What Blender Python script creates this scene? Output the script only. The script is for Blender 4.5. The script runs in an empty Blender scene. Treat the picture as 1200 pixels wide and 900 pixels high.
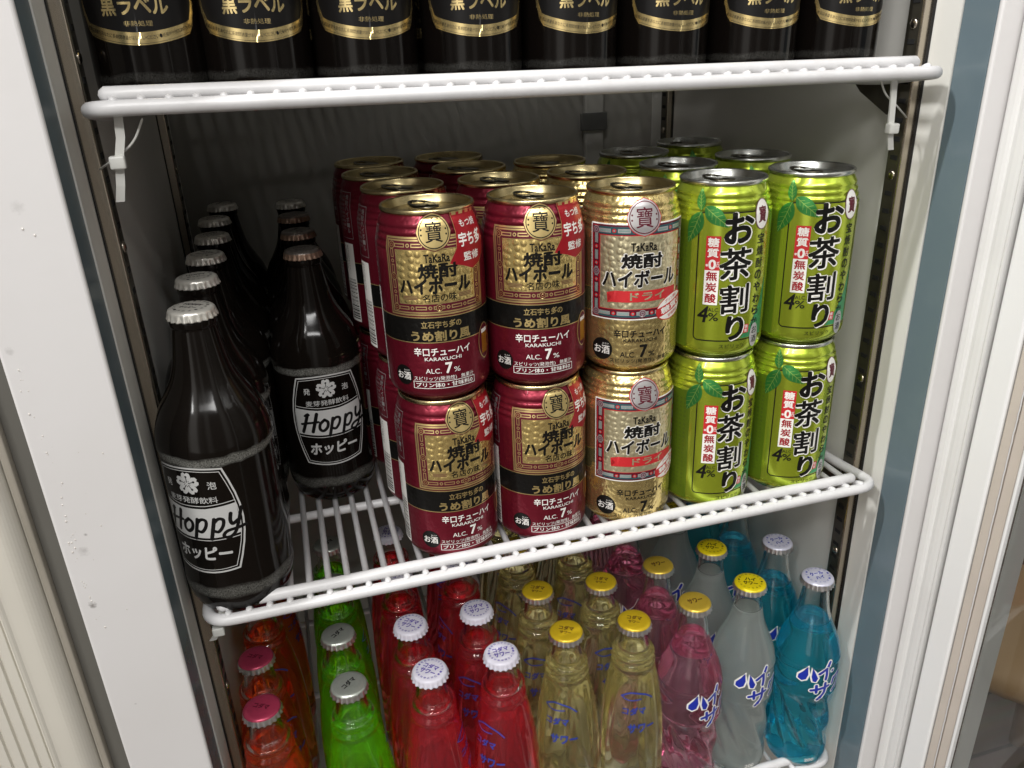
import bpy, bmesh, math, random
from mathutils import Matrix, Vector

S = bpy.context.scene
COL = S.collection
R = math.radians
random.seed(7)

# ------------------------------------------------------------------ camera
CAM = (-0.0828, -0.4795, 0.3296)
YAW, PITCH, ROLL, FPX = 0.2683, 0.4091, -0.0410, 926.94
f = Vector((math.sin(YAW)*math.cos(PITCH), math.cos(YAW)*math.cos(PITCH), -math.sin(PITCH)))
r0 = f.cross(Vector((0, 0, 1))).normalized(); u0 = r0.cross(f)
rv = math.cos(ROLL)*r0 + math.sin(ROLL)*u0
uv = -math.sin(ROLL)*r0 + math.cos(ROLL)*u0
cd = bpy.data.cameras.new('camera'); cam = bpy.data.objects.new('camera', cd); COL.objects.link(cam)
cam.matrix_world = Matrix(((rv.x, uv.x, -f.x, CAM[0]), (rv.y, uv.y, -f.y, CAM[1]), (rv.z, uv.z, -f.z, CAM[2]), (0, 0, 0, 1)))
cd.sensor_fit = 'HORIZONTAL'; cd.sensor_width = 36; cd.lens = FPX/1200*36
cd.clip_start = 0.01; cd.clip_end = 100
S.camera = cam

# ------------------------------------------------------------------ world and lamps
WORLD = 1.05
W = bpy.data.worlds.new("World"); S.world = W; W.use_nodes = True
nt = W.node_tree
bg = nt.nodes['Background']
N = nt.nodes.new; LK = nt.links.new
tc = N('ShaderNodeTexCoord'); sx = N('ShaderNodeSeparateXYZ'); LK(tc.outputs['Generated'], sx.inputs[0])
# height: dim floor, mid-grey room, pale ceiling
mr = N('ShaderNodeMapRange'); mr.inputs['From Min'].default_value = -1; mr.inputs['From Max'].default_value = 1
rp = N('ShaderNodeValToRGB'); LK(sx.outputs['Z'], mr.inputs['Value']); LK(mr.outputs[0], rp.inputs[0])
rp.color_ramp.elements[0].color = (.25, .235, .22, 1); rp.color_ramp.elements[1].color = (.55, .54, .52, 1)
e = rp.color_ramp.elements.new(.5); e.color = (.30, .29, .275, 1)
# compass direction: bright bands added to lay vertical streaks on the cans, dimmer between
ng = N('ShaderNodeMath'); ng.operation = 'MULTIPLY'; ng.inputs[1].default_value = -1; LK(sx.outputs['Y'], ng.inputs[0])
at = N('ShaderNodeMath'); at.operation = 'ARCTAN2'; LK(sx.outputs['X'], at.inputs[0]); LK(ng.outputs[0], at.inputs[1])
az = N('ShaderNodeMapRange'); az.inputs['From Min'].default_value = -math.pi; az.inputs['From Max'].default_value = math.pi; LK(at.outputs[0], az.inputs['Value'])
ra = N('ShaderNodeValToRGB'); LK(az.outputs[0], ra.inputs[0])
cr = ra.color_ramp
def stop(deg, v):
    el = cr.elements.new((deg+180)/360); el.color = (v, v*.985, v*.965, 1)
cr.elements[0].color = (.4, .4, .4, 1); cr.elements[1].color = (.4, .4, .4, 1)
for dg, v in ((-110, .5), (-70, .5), (-64, 1.0), (-56, .5), (-48, 1.0), (-42, 4.2), (-31, 4.4), (-26, .9), (-14, .5), (-9, 1.5), (-4, 1.5), (0, .45), (22, .45), (27, 1.8), (33, 1.6), (38, .4), (70, .5)):
    stop(dg, v)
mxw = N('ShaderNodeMix'); mxw.data_type = 'RGBA'; mxw.blend_type = 'MULTIPLY'; mxw.inputs[0].default_value = 1
LK(rp.outputs[0], mxw.inputs[6]); LK(ra.outputs[0], mxw.inputs[7]); LK(mxw.outputs[2], bg.inputs['Color'])
bg.inputs['Strength'].default_value = WORLD


def area(name, loc, target, sx_, sy_, power, col=(1, .96, .9), roll=0):
    d = bpy.data.lights.new(name, 'AREA'); d.shape = 'RECTANGLE'; d.size = sx_; d.size_y = sy_
    d.energy = power; d.color = col
    o = bpy.data.objects.new(name, d); COL.objects.link(o); o.location = loc
    q = (Vector(target)-Vector(loc)).to_track_quat('-Z', 'Y')
    o.rotation_euler = q.to_euler()
    if roll: o.rotation_euler.rotate_axis('Z', roll)
    return o


area('ceiling_tube_lamp', (-0.75, -1.10, 1.50), (0.15, -0.85, 0.0), 0.06, 1.2, 16, (1, .99, .975))
area('side_tube_lamp', (-0.74, -0.21, 1.52), (0.34, -0.03, 0.25), 0.035, 0.16, 20, (1, .99, .975))
area('ceiling_panel_lamp', (-0.15, -1.6, 1.5), (0.05, 0.0, 0.0), 1.3, 0.16, 18, (1, .99, .975))

S.view_settings.view_transform = 'Standard'; S.view_settings.look = 'None'
S.view_settings.exposure = 0.05; S.view_settings.gamma = 1
S.render.engine = 'CYCLES'
S.cycles.use_denoising = True
S.cycles.max_bounces = 14; S.cycles.transmission_bounces = 12; S.cycles.transparent_max_bounces = 16
S.cycles.diffuse_bounces = 4; S.cycles.glossy_bounces = 5
S.cycles.sample_clamp_indirect = 4.0; S.cycles.blur_glossy = 0.6


# ------------------------------------------------------------------ materials
def mat(name, col, rough=.5, metal=0., **kw):
    m = bpy.data.materials.new(name); m.use_nodes = True
    b = m.node_tree.nodes['Principled BSDF']
    b.inputs['Base Color'].default_value = (*col, 1)
    b.inputs['Roughness'].default_value = rough; b.inputs['Metallic'].default_value = metal
    for k, v in kw.items():
        b.inputs[k.replace('_', ' ')].default_value = v
    return m


def noise_mix(m, scale, amount, col2, detail=6, rough2=None, lo=.45, hi=.7, bump=0., bscale=None):
    """break a flat colour up with a noise of a second colour, optional roughness and bump"""
    t = m.node_tree; b = t.nodes['Principled BSDF']
    co = t.nodes.new('ShaderNodeTexCoord'); n = t.nodes.new('ShaderNodeTexNoise')
    n.inputs['Scale'].default_value = scale; n.inputs['Detail'].default_value = detail
    t.links.new(co.outputs['Object'], n.inputs['Vector'])
    rp_ = t.nodes.new('ShaderNodeMapRange'); rp_.inputs['From Min'].default_value = lo; rp_.inputs['From Max'].default_value = hi
    rp_.inputs['To Max'].default_value = amount
    t.links.new(n.outputs['Fac'], rp_.inputs['Value'])
    mx = t.nodes.new('ShaderNodeMix'); mx.data_type = 'RGBA'
    mx.inputs[6].default_value = b.inputs['Base Color'].default_value; mx.inputs[7].default_value = (*col2, 1)
    t.links.new(rp_.outputs[0], mx.inputs[0]); t.links.new(mx.outputs[2], b.inputs['Base Color'])
    if rough2 is not None:
        m2 = t.nodes.new('ShaderNodeMapRange')
        m2.inputs['To Min'].default_value = b.inputs['Roughness'].default_value; m2.inputs['To Max'].default_value = rough2
        t.links.new(rp_.outputs[0], m2.inputs['Value']); t.links.new(m2.outputs[0], b.inputs['Roughness'])
    if bump:
        n2 = t.nodes.new('ShaderNodeTexNoise'); n2.inputs['Scale'].default_value = bscale or scale*4
        t.links.new(co.outputs['Object'], n2.inputs['Vector'])
        bp = t.nodes.new('ShaderNodeBump'); bp.inputs['Strength'].default_value = bump; bp.inputs['Distance'].default_value = .001
        t.links.new(n2.outputs['Fac'], bp.inputs['Height']); t.links.new(bp.outputs[0], b.inputs['Normal'])
    return m


def dimple(m, scale=250, strength=.9):
    """small round pressed bubbles of the printed can wall"""
    t = m.node_tree; b = t.nodes['Principled BSDF']
    co = t.nodes.new('ShaderNodeTexCoord'); v = t.nodes.new('ShaderNodeTexVoronoi'); v.inputs['Randomness'].default_value = .55
    v.inputs['Scale'].default_value = scale; t.links.new(co.outputs['Object'], v.inputs['Vector'])
    mp = t.nodes.new('ShaderNodeMapRange'); mp.interpolation_type = 'SMOOTHSTEP'
    mp.inputs['From Min'].default_value = .22; mp.inputs['From Max'].default_value = .62; mp.inputs['To Min'].default_value = 1; mp.inputs['To Max'].default_value = 0
    t.links.new(v.outputs['Distance'], mp.inputs['Value'])
    bp = t.nodes.new('ShaderNodeBump'); bp.inputs['Strength'].default_value = strength; bp.inputs['Distance'].default_value = .00035
    t.links.new(mp.outputs[0], bp.inputs['Height']); t.links.new(bp.outputs[0], b.inputs['Normal'])
    return m


M = {}
M['paint'] = noise_mix(mat('warm_white_paint', (.67, .655, .65), .38), 9, .35, (.60, .58, .565), rough2=.5, bump=.05, bscale=160)
M['liner'] = noise_mix(mat('liner_paint', (.70, .69, .65), .42), 14, .3, (.60, .59, .54), rough2=.55)
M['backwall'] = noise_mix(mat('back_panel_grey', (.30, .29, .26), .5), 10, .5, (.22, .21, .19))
M['strip'] = noise_mix(mat('blue_grey_plastic', (.13, .175, .20), .2), 30, .3, (.18, .225, .245), rough2=.4)
M['gasket'] = noise_mix(mat('white_vinyl', (.70, .695, .68), .35), 20, .3, (.60, .59, .57))
M['doorframe'] = noise_mix(mat('door_white', (.78, .78, .775), .3), 20, .2, (.74, .73, .70))
M['beigealu'] = noise_mix(mat('beige_aluminium', (.55, .49, .43), .35), 25, .4, (.46, .41, .36))
M['pvc'] = noise_mix(mat('white_pvc_coating', (.60, .595, .60), .34), 60, .4, (.50, .49, .485))
M['steel'] = mat('brushed_steel', (.52, .46, .38), .25, 1.)
M['darksteel'] = noise_mix(mat('dark_steel', (.12, .11, .085), .35, .8), 60, .5, (.05, .045, .035))
M['hole'] = mat('slot_black', (.006, .006, .006), .7)
M['nylon'] = mat('nylon_tie', (.72, .72, .68), .35, 0, Transmission_Weight=.25)
M['beige'] = noise_mix(mat('beige_panel', (.62, .59, .52), .45), 12, .3, (.53, .50, .44))
M['gapgrey'] = noise_mix(mat('grey_edge', (.13, .125, .11), .45), 14, .4, (.09, .085, .075))
M['gold'] = mat('gold_print', (.80, .62, .27), .32, .85)
M['goldfield'] = dimple(mat('gold_field', (.84, .64, .25), .26, .85))
M['palefield'] = dimple(mat('pale_gold_field', (.80, .72, .47), .28, .8))
M['goldcan'] = dimple(mat('gold_can', (.80, .63, .27), .24, .9), 240, .5)
M['goldlid'] = mat('gold_lid', (.70, .58, .31), .27, 1.)
M['tab'] = mat('tab_metal', (.16, .145, .11), .2, 1.)
M['silver'] = mat('silver_lid', (.60, .61, .58), .27, 1.)
M['silverprint'] = mat('silver_print', (.62, .60, .60), .35, .7)
M['red'] = dimple(mat('maroon_can', (.19, .011, .026), .31, .6, Coat_Weight=.1), 230, .3)
M['maroon'] = mat('maroon_ink', (.13, .010, .025), .35, .35)
M['black'] = mat('black_ink', (.006, .0055, .005), .35, 0, Specular_IOR_Level=.3)
M['blackband'] = dimple(mat('black_band', (.006, .0055, .005), .3, 0, Specular_IOR_Level=.25), 230, .3)
M['white'] = mat('white_ink', (.82, .80, .76), .45)
M['flagred'] = mat('flag_red', (.36, .010, .018), .35, .25)
M['brightred'] = mat('bright_red', (.52, .02, .025), .4)
M['teal'] = mat('teal_ink', (.03, .10, .12), .4, .3)
M['paleteal'] = mat('pale_teal', (.30, .42, .40), .4, .4)
M['purple'] = mat('rosette_purple', (.20, .09, .12), .4, .3)
M['amber'] = mat('amber_print', (.45, .20, .02), .35, .5)
M['green'] = mat('green_can', (.46, .58, .05), .2, .72, Coat_Weight=.3)
M['greenin'] = mat('green_panel', (.41, .50, .035), .2, .68, Coat_Weight=.3)
M['greenside'] = mat('green_side', (.17, .27, .02), .32, .6)
M['leaf'] = mat('leaf_print', (.04, .23, .05), .32, .55)
M['leafdark'] = mat('leaf_vein', (.30, .48, .10), .35, .5)
M['tealgreen'] = mat('teal_green', (.06, .34, .14), .35, .5)
M['greenline'] = mat('green_text', (.10, .16, .02), .4, .3)
M['hoppyink'] = mat('bottle_white_ink', (.50, .50, .49), .5)
M['labelblack'] = mat('label_black', (.006, .0055, .0055), .35, 0, Specular_IOR_Level=.25)
M['goldband'] = noise_mix(mat('gold_foil', (.78, .62, .30), .25, .95), 70, .5, (.55, .40, .16))
M['bluep'] = mat('blue_print', (.012, .03, .36), .35)
M['kodamablue'] = mat('kodama_blue', (.02, .045, .30), .4)
M['lilac'] = mat('purple_print', (.10, .06, .38), .4)
M['brownp'] = mat('brown_print', (.12, .05, .01), .4)


def darkglass(name, col, scuff):
    m = mat(name, col, .11, 0, Specular_IOR_Level=.22)
    t = m.node_tree; b = t.nodes['Principled BSDF']
    co = t.nodes.new('ShaderNodeTexCoord'); s = t.nodes.new('ShaderNodeSeparateXYZ'); t.links.new(co.outputs['Object'], s.inputs[0])
    n = t.nodes.new('ShaderNodeTexNoise'); n.inputs['Scale'].default_value = 1400; n.inputs['Detail'].default_value = 3
    t.links.new(co.outputs['Object'], n.inputs['Vector'])
    n3 = t.nodes.new('ShaderNodeTexNoise'); n3.inputs['Scale'].default_value = 60
    t.links.new(co.outputs['Object'], n3.inputs['Vector'])
    prev = None
    for z, wd, amp in scuff:
        # wavering ring: 1 - |z + wobble - z0| / wd
        ad = t.nodes.new('ShaderNodeMath'); ad.operation = 'MULTIPLY_ADD'; ad.inputs[1].default_value = .006
        t.links.new(n3.outputs['Fac'], ad.inputs[0]); t.links.new(s.outputs['Z'], ad.inputs[2])
        sb = t.nodes.new('ShaderNodeMath'); sb.operation = 'SUBTRACT'; sb.inputs[1].default_value = z+.003
        t.links.new(ad.outputs[0], sb.inputs[0])
        ab = t.nodes.new('ShaderNodeMath'); ab.operation = 'ABSOLUTE'; t.links.new(sb.outputs[0], ab.inputs[0])
        rm = t.nodes.new('ShaderNodeMapRange'); rm.inputs['From Min'].default_value = wd; rm.inputs['From Max'].default_value = wd*.45
        rm.inputs['To Min'].default_value = 0; rm.inputs['To Max'].default_value = amp
        t.links.new(ab.outputs[0], rm.inputs['Value'])
        if prev is None: prev = rm
        else:
            mxx = t.nodes.new('ShaderNodeMath'); mxx.operation = 'MAXIMUM'
            t.links.new(prev.outputs[0], mxx.inputs[0]); t.links.new(rm.outputs[0], mxx.inputs[1]); prev = mxx
    rr = t.nodes.new('ShaderNodeMapRange'); rr.inputs['From Min'].default_value = .25; rr.inputs['From Max'].default_value = .75
    t.links.new(n.outputs['Fac'], rr.inputs['Value'])
    mu = t.nodes.new('ShaderNodeMath'); mu.operation = 'MULTIPLY'
    t.links.new(rr.outputs[0], mu.inputs[0]); t.links.new(prev.outputs[0], mu.inputs[1])
    mx = t.nodes.new('ShaderNodeMix'); mx.data_type = 'RGBA'
    mx.inputs[6].default_value = (*col, 1); mx.inputs[7].default_value = (.33, .33, .30, 1)
    t.links.new(mu.outputs[0], mx.inputs[0]); t.links.new(mx.outputs[2], b.inputs['Base Color'])
    m2 = t.nodes.new('ShaderNodeMapRange'); m2.inputs['To Min'].default_value = .11; m2.inputs['To Max'].default_value = .6
    t.links.new(mu.outputs[0], m2.inputs['Value']); t.links.new(m2.outputs[0], b.inputs['Roughness'])
    return m


M['hoppyglass'] = darkglass('black_brown_glass', (.006, .0045, .0035), [(.1125, .0034, .75), (.0205, .005, .40)])
M['beerglass'] = darkglass('dark_brown_glass', (.004, .003, .0025), [(.012, .003, .10)])


def glass():
    m = mat('clear_glass', (.975, .985, .978), 0.01, 0, Transmission_Weight=1., IOR=1.46)
    return m


M['glass'] = glass()


def liquid(name, tint, body, fac):
    """coloured drink inside the solid glass: tinted see-through with a share of cloudy scattering"""
    m = bpy.data.materials.new(name); m.use_nodes = True
    t = m.node_tree; t.nodes.clear()
    o = t.nodes.new('ShaderNodeOutputMaterial'); mx = t.nodes.new('ShaderNodeMixShader')
    tr = t.nodes.new('ShaderNodeBsdfTransparent'); tr.inputs[0].default_value = (*tint, 1)
    d = t.nodes.new('ShaderNodeBsdfDiffuse'); d.inputs[0].default_value = (*body, 1)
    tl = t.nodes.new('ShaderNodeBsdfTranslucent'); tl.inputs[0].default_value = (*body, 1)
    m2 = t.nodes.new('ShaderNodeMixShader'); m2.inputs[0].default_value = .45
    t.links.new(d.outputs[0], m2.inputs[1]); t.links.new(tl.outputs[0], m2.inputs[2])
    mx.inputs[0].default_value = fac
    t.links.new(tr.outputs[0], mx.inputs[1]); t.links.new(m2.outputs[0], mx.inputs[2]); t.links.new(mx.outputs[0], o.inputs[0])
    return m


LIQ = {
    'orange': liquid('orange_drink', (.98, .54, .26), (.97, .34, .13), .15),
    'green': liquid('green_drink', (.70, .97, .18), (.50, .96, .05), .19),
    'red': liquid('red_drink', (.975, .33, .39), (.97, .19, .26), .17),
    'cream': liquid('pale_yellow_drink', (.98, .955, .80), (.92, .88, .54), .09),
    'pink': liquid('pink_drink', (.97, .73, .82), (.96, .48, .63), .09),
    'cloudy': liquid('cloudy_white_drink', (.88, .92, .90), (.88, .92, .90), .42),
    'blue': liquid('blue_drink', (.36, .87, .95), (.06, .80, .96), .15),
}
CAPM = {
    'orange': noise_mix(mat('cap_magenta', (.40, .04, .09), .3, .35), 300, .4, (.28, .03, .07)),
    'green': noise_mix(mat('cap_silver', (.60, .64, .58), .3, .7), 300, .3, (.45, .48, .42)),
    'red': noise_mix(mat('cap_white', (.74, .72, .82), .35), 200, .2, (.68, .66, .72)),
    'cream': noise_mix(mat('cap_yellow', (.72, .50, .02), .3, .3), 200, .3, (.55, .36, .02)),
    'pink': noise_mix(mat('cap_gold', (.72, .50, .06), .28, .45), 200, .3, (.55, .36, .03)),
    'cloudy': noise_mix(mat('cap_bright_yellow', (.82, .66, .01), .3, .15), 200, .2, (.7, .54, .01)),
    'blue': noise_mix(mat('cap_lilac', (.66, .66, .78), .32, .2), 200, .2, (.55, .55, .68)),
    'hoppy': noise_mix(mat('cap_silver_white', (.74, .72, .66), .3, .6), 260, .3, (.58, .55, .48)),
    'copper': noise_mix(mat('cap_copper_top', (.22, .19, .17), .32, .6), 260, .3, (.14, .12, .11)),
    'copper_skirt': noise_mix(mat('cap_copper', (.38, .25, .18), .32, .6), 260, .3, (.28, .18, .13)),
    'skirt': mat('cap_bare_metal', (.66, .64, .64), .28, .9),
}


# ------------------------------------------------------------------ object helpers
def link(name, me, parent=None, loc=None):
    o = bpy.data.objects.new(name, me); COL.objects.link(o)
    if parent: o.parent = parent
    if loc: o.location = loc
    return o


def mesh(name, bm, mats, smooth=True):
    bmesh.ops.recalc_face_normals(bm, faces=bm.faces[:])
    me = bpy.data.meshes.new(name); bm.to_mesh(me); bm.free()
    for m in (mats if isinstance(mats, (list, tuple)) else [mats]): me.materials.append(m)
    if smooth:
        for p in me.polygons: p.use_smooth = True
    return me


def tag(o, label, cat, group=None, kind=None):
    if label: o['label'] = label
    if cat: o['category'] = cat
    if group: o['group'] = group
    if kind: o['kind'] = kind
    return o


def empty(name, loc=(0, 0, 0), rz=0):
    o = bpy.data.objects.new(name, None); COL.objects.link(o); o.location = loc; o.rotation_euler = (0, 0, rz)
    o.empty_display_size = .01
    return o


def children(o):
    return [c for c in COL.objects if c.parent == o]


def copy_tree(o, parent=None):
    c = o.copy(); COL.objects.link(c)
    if parent: c.parent = parent
    for ch in list(o.children): copy_tree(ch, c)
    return c


def box(bm, x0, x1, y0, y1, z0, z1, bev=0., seg=2, mi=0):
    r_ = bmesh.ops.create_cube(bm, size=1)
    vs = r_['verts']
    for v in vs:
        v.co = Vector(((x0+x1)/2+v.co.x*(x1-x0), (y0+y1)/2+v.co.y*(y1-y0), (z0+z1)/2+v.co.z*(z1-z0)))
    fs = list({fc for v in vs for fc in v.link_faces})
    for fc in fs: fc.material_index = mi
    if bev:
        es = list({ed for v in vs for ed in v.link_edges})
        bmesh.ops.bevel(bm, geom=es, offset=bev, segments=seg, affect='EDGES', profile=.5)


def lathe(bm, prof, n=48, mi=None, rfun=None, close=False):
    """prof: (r, z) in metres; r = 0 makes a pole"""
    rings = []
    for (r_, z) in prof:
        if r_ <= 1e-7: rings.append([bm.verts.new((0, 0, z))])
        else:
            rg = []
            for k in range(n):
                a = 2*math.pi*k/n
                rr = rfun(r_, z, a) if rfun else r_
                rg.append(bm.verts.new((rr*math.sin(a), -rr*math.cos(a), z)))
            rings.append(rg)
    for i in range(len(rings)-1):
        A, B = rings[i], rings[i+1]
        for k in range(n):
            k2 = (k+1) % n
            if len(A) == 1 and len(B) == 1: continue
            if len(A) == 1: fc = bm.faces.new((A[0], B[k2], B[k]))
            elif len(B) == 1: fc = bm.faces.new((A[k], A[k2], B[0]))
            else: fc = bm.faces.new((A[k], A[k2], B[k2], B[k]))
            if mi: fc.material_index = mi[i]


def tube_path(bm, pts, rad, n=10, closed=False, mi=0):
    pts = [Vector(p) for p in pts]; N = len(pts); rings = []
    up = Vector((0, 0, 1)); prevn = None
    for i, p in enumerate(pts):
        if closed: d = (pts[(i+1) % N]-pts[i-1]).normalized()
        else: d = (pts[min(i+1, N-1)]-pts[max(i-1, 0)]).normalized()
        if prevn is None:
            a = Vector((1, 0, 0)) if abs(d.x) < .8 else Vector((0, 0, 1))
            nn = (a-d*a.dot(d)).normalized()
        else: nn = (prevn-d*prevn.dot(d)).normalized()
        prevn = nn; b = d.cross(nn)
        rings.append([bm.verts.new(p+(nn*math.cos(2*math.pi*k/n)+b*math.sin(2*math.pi*k/n))*rad) for k in range(n)])
    for i in range(N if closed else N-1):
        A, B = rings[i], rings[(i+1) % N]
        for k in range(n): bm.faces.new((A[k], A[(k+1) % n], B[(k+1) % n], B[k])).material_index = mi
    if not closed:
        for rg, c, s in ((rings[0], pts[0], 1), (rings[-1], pts[-1], -1)):
            d = ((pts[1]-pts[0]) if s == 1 else (pts[-2]-pts[-1])).normalized()
            tip = [bm.verts.new(v.co*.55+c*.45-d*rad*.6) for v in rg]; t0 = bm.verts.new(c-d*rad*.8)
            for k in range(n):
                bm.faces.new((rg[k], rg[(k+1) % n], tip[(k+1) % n], tip[k])).material_index = mi
                bm.faces.new((tip[k], tip[(k+1) % n], t0)).material_index = mi


def rounded(pts, rad, seg=6):
    """round the inner corners of a polyline"""
    out = [Vector(pts[0])]
    for i in range(1, len(pts)-1):
        a, b, c = Vector(pts[i-1]), Vector(pts[i]), Vector(pts[i+1])
        d1 = (a-b).normalized(); d2 = (c-b).normalized()
        p, q = b+d1*rad, b+d2*rad
        for k in range(seg+1):
            t = k/seg; out.append(p*(1-t)**2+b*2*t*(1-t)+q*t*t)
    out.append(Vector(pts[-1])); return out


# ------------------------------------------------------------------ printed art (flat shapes in mm, wrapped on a profile)
_tx = {}


def text_geo(s):
    key = s
    if key in _tx: return _tx[key]
    c = bpy.data.curves.new('txt', 'FONT'); c.body = s; c.size = 1; c.resolution_u = 3
    o = bpy.data.objects.new('txt', c); COL.objects.link(o)
    dg = bpy.context.evaluated_depsgraph_get(); ev = o.evaluated_get(dg); me = ev.to_mesh()
    vs = [(v.co.x, v.co.y) for v in me.vertices]; fs = [tuple(p.vertices) for p in me.polygons]
    ev.to_mesh_clear(); bpy.data.objects.remove(o); bpy.data.curves.remove(c)
    xs = [v[0] for v in vs]; ys = [v[1] for v in vs]
    x0, x1, y0, y1 = min(xs), max(xs), min(ys), max(ys)
    vs = [((x-(x0+x1)/2)/(x1-x0), (y-(y0+y1)/2)/(y1-y0)) for x, y in vs]
    _tx[key] = (vs, fs, x1-x0, y1-y0); return _tx[key]


class Art:
    def __init__(s): s.items = []

    def add(s, vs, fs, m, layer): s.items.append((vs, fs, m, layer))

    def poly(s, pts, m, layer): s.add(list(pts), [tuple(range(len(pts)))], m, layer)

    def rect(s, a, b, c, d, m, layer): s.poly([(a, b), (c, b), (c, d), (a, d)], m, layer)

    def ell(s, u, v, ru, rv_, m, layer, n=32, rot=0):
        cs, sn = math.cos(rot), math.sin(rot); p = []
        for k in range(n):
            t = 2*math.pi*k/n; x, y = ru*math.cos(t), rv_*math.sin(t)
            p.append((u+x*cs-y*sn, v+x*sn+y*cs))
        s.poly(p, m, layer)

    def loop(s, pts, w, m, layer, closed=True):
        """ribbon of width w along a polyline"""
        n = len(pts); L, Rr = [], []
        for i in range(n):
            p = pts[i]
            a = pts[i-1] if (closed or i > 0) else pts[i]
            b = pts[(i+1) % n] if (closed or i < n-1) else pts[i]
            d1 = (p[0]-a[0], p[1]-a[1]); d2 = (b[0]-p[0], b[1]-p[1])
            l1 = math.hypot(*d1) or 1; l2 = math.hypot(*d2) or 1
            if d1 == (0, 0): d1, l1 = d2, l2
            if d2 == (0, 0): d2, l2 = d1, l1
            tx, ty = d1[0]/l1+d2[0]/l2, d1[1]/l1+d2[1]/l2; l = math.hypot(tx, ty) or 1
            nx, ny = -ty/l, tx/l
            cosh = max(.35, (nx*-d1[1]/l1+ny*d1[0]/l1))
            h = w/2/cosh
            L.append((p[0]+nx*h, p[1]+ny*h)); Rr.append((p[0]-nx*h, p[1]-ny*h))
        vs = L+Rr; fs = []
        for i in range(n if closed else n-1):
            j = (i+1) % n; fs.append((i, j, n+j, n+i))
        s.add(vs, fs, m, layer)

    def frame(s, a, b, c, d, w, m, layer, rad=0):
        if rad:
            pts = []
            for (cx, cy, t0) in ((c-rad, d-rad, 0), (a+rad, d-rad, 90), (a+rad, b+rad, 180), (c-rad, b+rad, 270)):
                for k in range(5):
                    t = R(t0+k*22.5); pts.append((cx+rad*math.cos(t), cy+rad*math.sin(t)))
            s.loop(pts, w, m, layer)
        else: s.loop([(a, b), (c, b), (c, d), (a, d)], w, m, layer)

    def ring(s, u, v, r_, w, m, layer, n=36, rvv=None):
        s.loop([(u+r_*math.cos(2*math.pi*k/n), v+(rvv or r_)*math.sin(2*math.pi*k/n)) for k in range(n)], w, m, layer)

    def stroke(s, pts, w, m, layer):
        # smooth through the points, round ends
        P = [Vector(p) for p in pts]; q = []
        if len(P) > 2:
            for i in range(len(P)-1):
                p0, p1, p2, p3 = P[max(i-1, 0)], P[i], P[i+1], P[min(i+2, len(P)-1)]
                for k in range(6):
                    t = k/6
                    q.append(.5*((2*p1)+(p2-p0)*t+(2*p0-5*p1+4*p2-p3)*t*t+(3*p1-p0-3*p2+p3)*t**3))
            q.append(P[-1])
        else: q = P
        q = [(a.x, a.y) for a in q]
        s.loop(q, w, m, layer, closed=False)
        for a in (q[0], q[-1]): s.ell(a[0], a[1], w/2, w/2, m, layer+.2, 12)

    def text(s, t, u, v, w, h, m, layer, bold=.012, shear=0., rot=0.):
        """text fitted to a w x h box; weight is added by copies nudged round the stroke, each a hair above the last"""
        vs, fs, bw, bh = text_geo(t); cs, sn = math.cos(rot), math.sin(rot)
        dx, dy = bold*w/bw, bold*h/bh
        if bold < .006: dirs = [(0, 0)]
        else:
            n = 8 if (h > 8 and bold > .03) else 4
            dirs = [(math.cos(R(45+360*k/n)), math.sin(R(45+360*k/n))) for k in range(n)]
        for k, (ex, ey) in enumerate(dirs):
            o = []
            for x, y in vs:
                x, y = x*(w-2*dx)+shear*y*h+ex*dx, y*(h-2*dy)+ey*dy
                o.append((u+x*cs-y*sn, v+x*sn+y*cs))
            s.add(o, fs, m, layer+k*.1)

    def vtext(s, t, u, v_top, size, m, layer, pitch=None, bold=.012):
        for i, ch in enumerate(t): s.text(ch, u, v_top-size/2-i*(pitch or size*1.08), size*.92, size*.95, m, layer, bold)

    def build(s, name, Rf, rref, parent, step=1.5, vstep=None, vlo=0, off=.09, lay=.05, flat=False, z=0):
        """Rf(v_mm) -> radius in mm; wraps u on the circle of radius rref"""
        verts, faces, mi, nor, mats = [], [], [], [], []
        for (vs, fs, m, layer) in s.items:
            if m not in mats: mats.append(m)
            bm = bmesh.new(); bv = [bm.verts.new((x, y, 0)) for x, y in vs]
            for fc in fs:
                try: bm.faces.new([bv[i] for i in fc])
                except ValueError: pass
            bmesh.ops.triangulate(bm, faces=bm.faces[:])
            if not flat:
                us = [v.co.x for v in bm.verts]; a = math.floor(min(us)/step)+1
                while a*step < max(us):
                    bmesh.ops.bisect_plane(bm, geom=bm.verts[:]+bm.edges[:]+bm.faces[:], plane_co=(a*step, 0, 0), plane_no=(1, 0, 0)); a += 1
                if vstep:
                    ws = [v.co.y for v in bm.verts]; a = math.floor(min(ws)/vstep)+1
                    while a*vstep < max(ws):
                        if a*vstep > vlo:
                            bmesh.ops.bisect_plane(bm, geom=bm.verts[:]+bm.edges[:]+bm.faces[:], plane_co=(0, a*vstep, 0), plane_no=(0, 1, 0))
                        a += 1
            base = len(verts); bm.verts.index_update()
            o = off+layer*lay
            for v in bm.verts:
                x, y = v.co.x, v.co.y
                if flat:
                    verts.append((x/1000, y/1000, z+o/1000)); nor.append((0, 0, 1))
                else:
                    rr = Rf(y); sl = (Rf(y+.4)-Rf(y-.4))/.8; a = x/rref; ln = math.hypot(1, sl)
                    verts.append(((rr+o)*math.sin(a)/1000, -(rr+o)*math.cos(a)/1000, y/1000))
                    nor.append((math.sin(a)/ln, -math.cos(a)/ln, -sl/ln))
            for fc in bm.faces:
                idx = [base+v.index for v in fc.verts]
                if fc.normal.z < 0: idx.reverse()
                faces.append(idx); mi.append(mats.index(m))
            bm.free()
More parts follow.
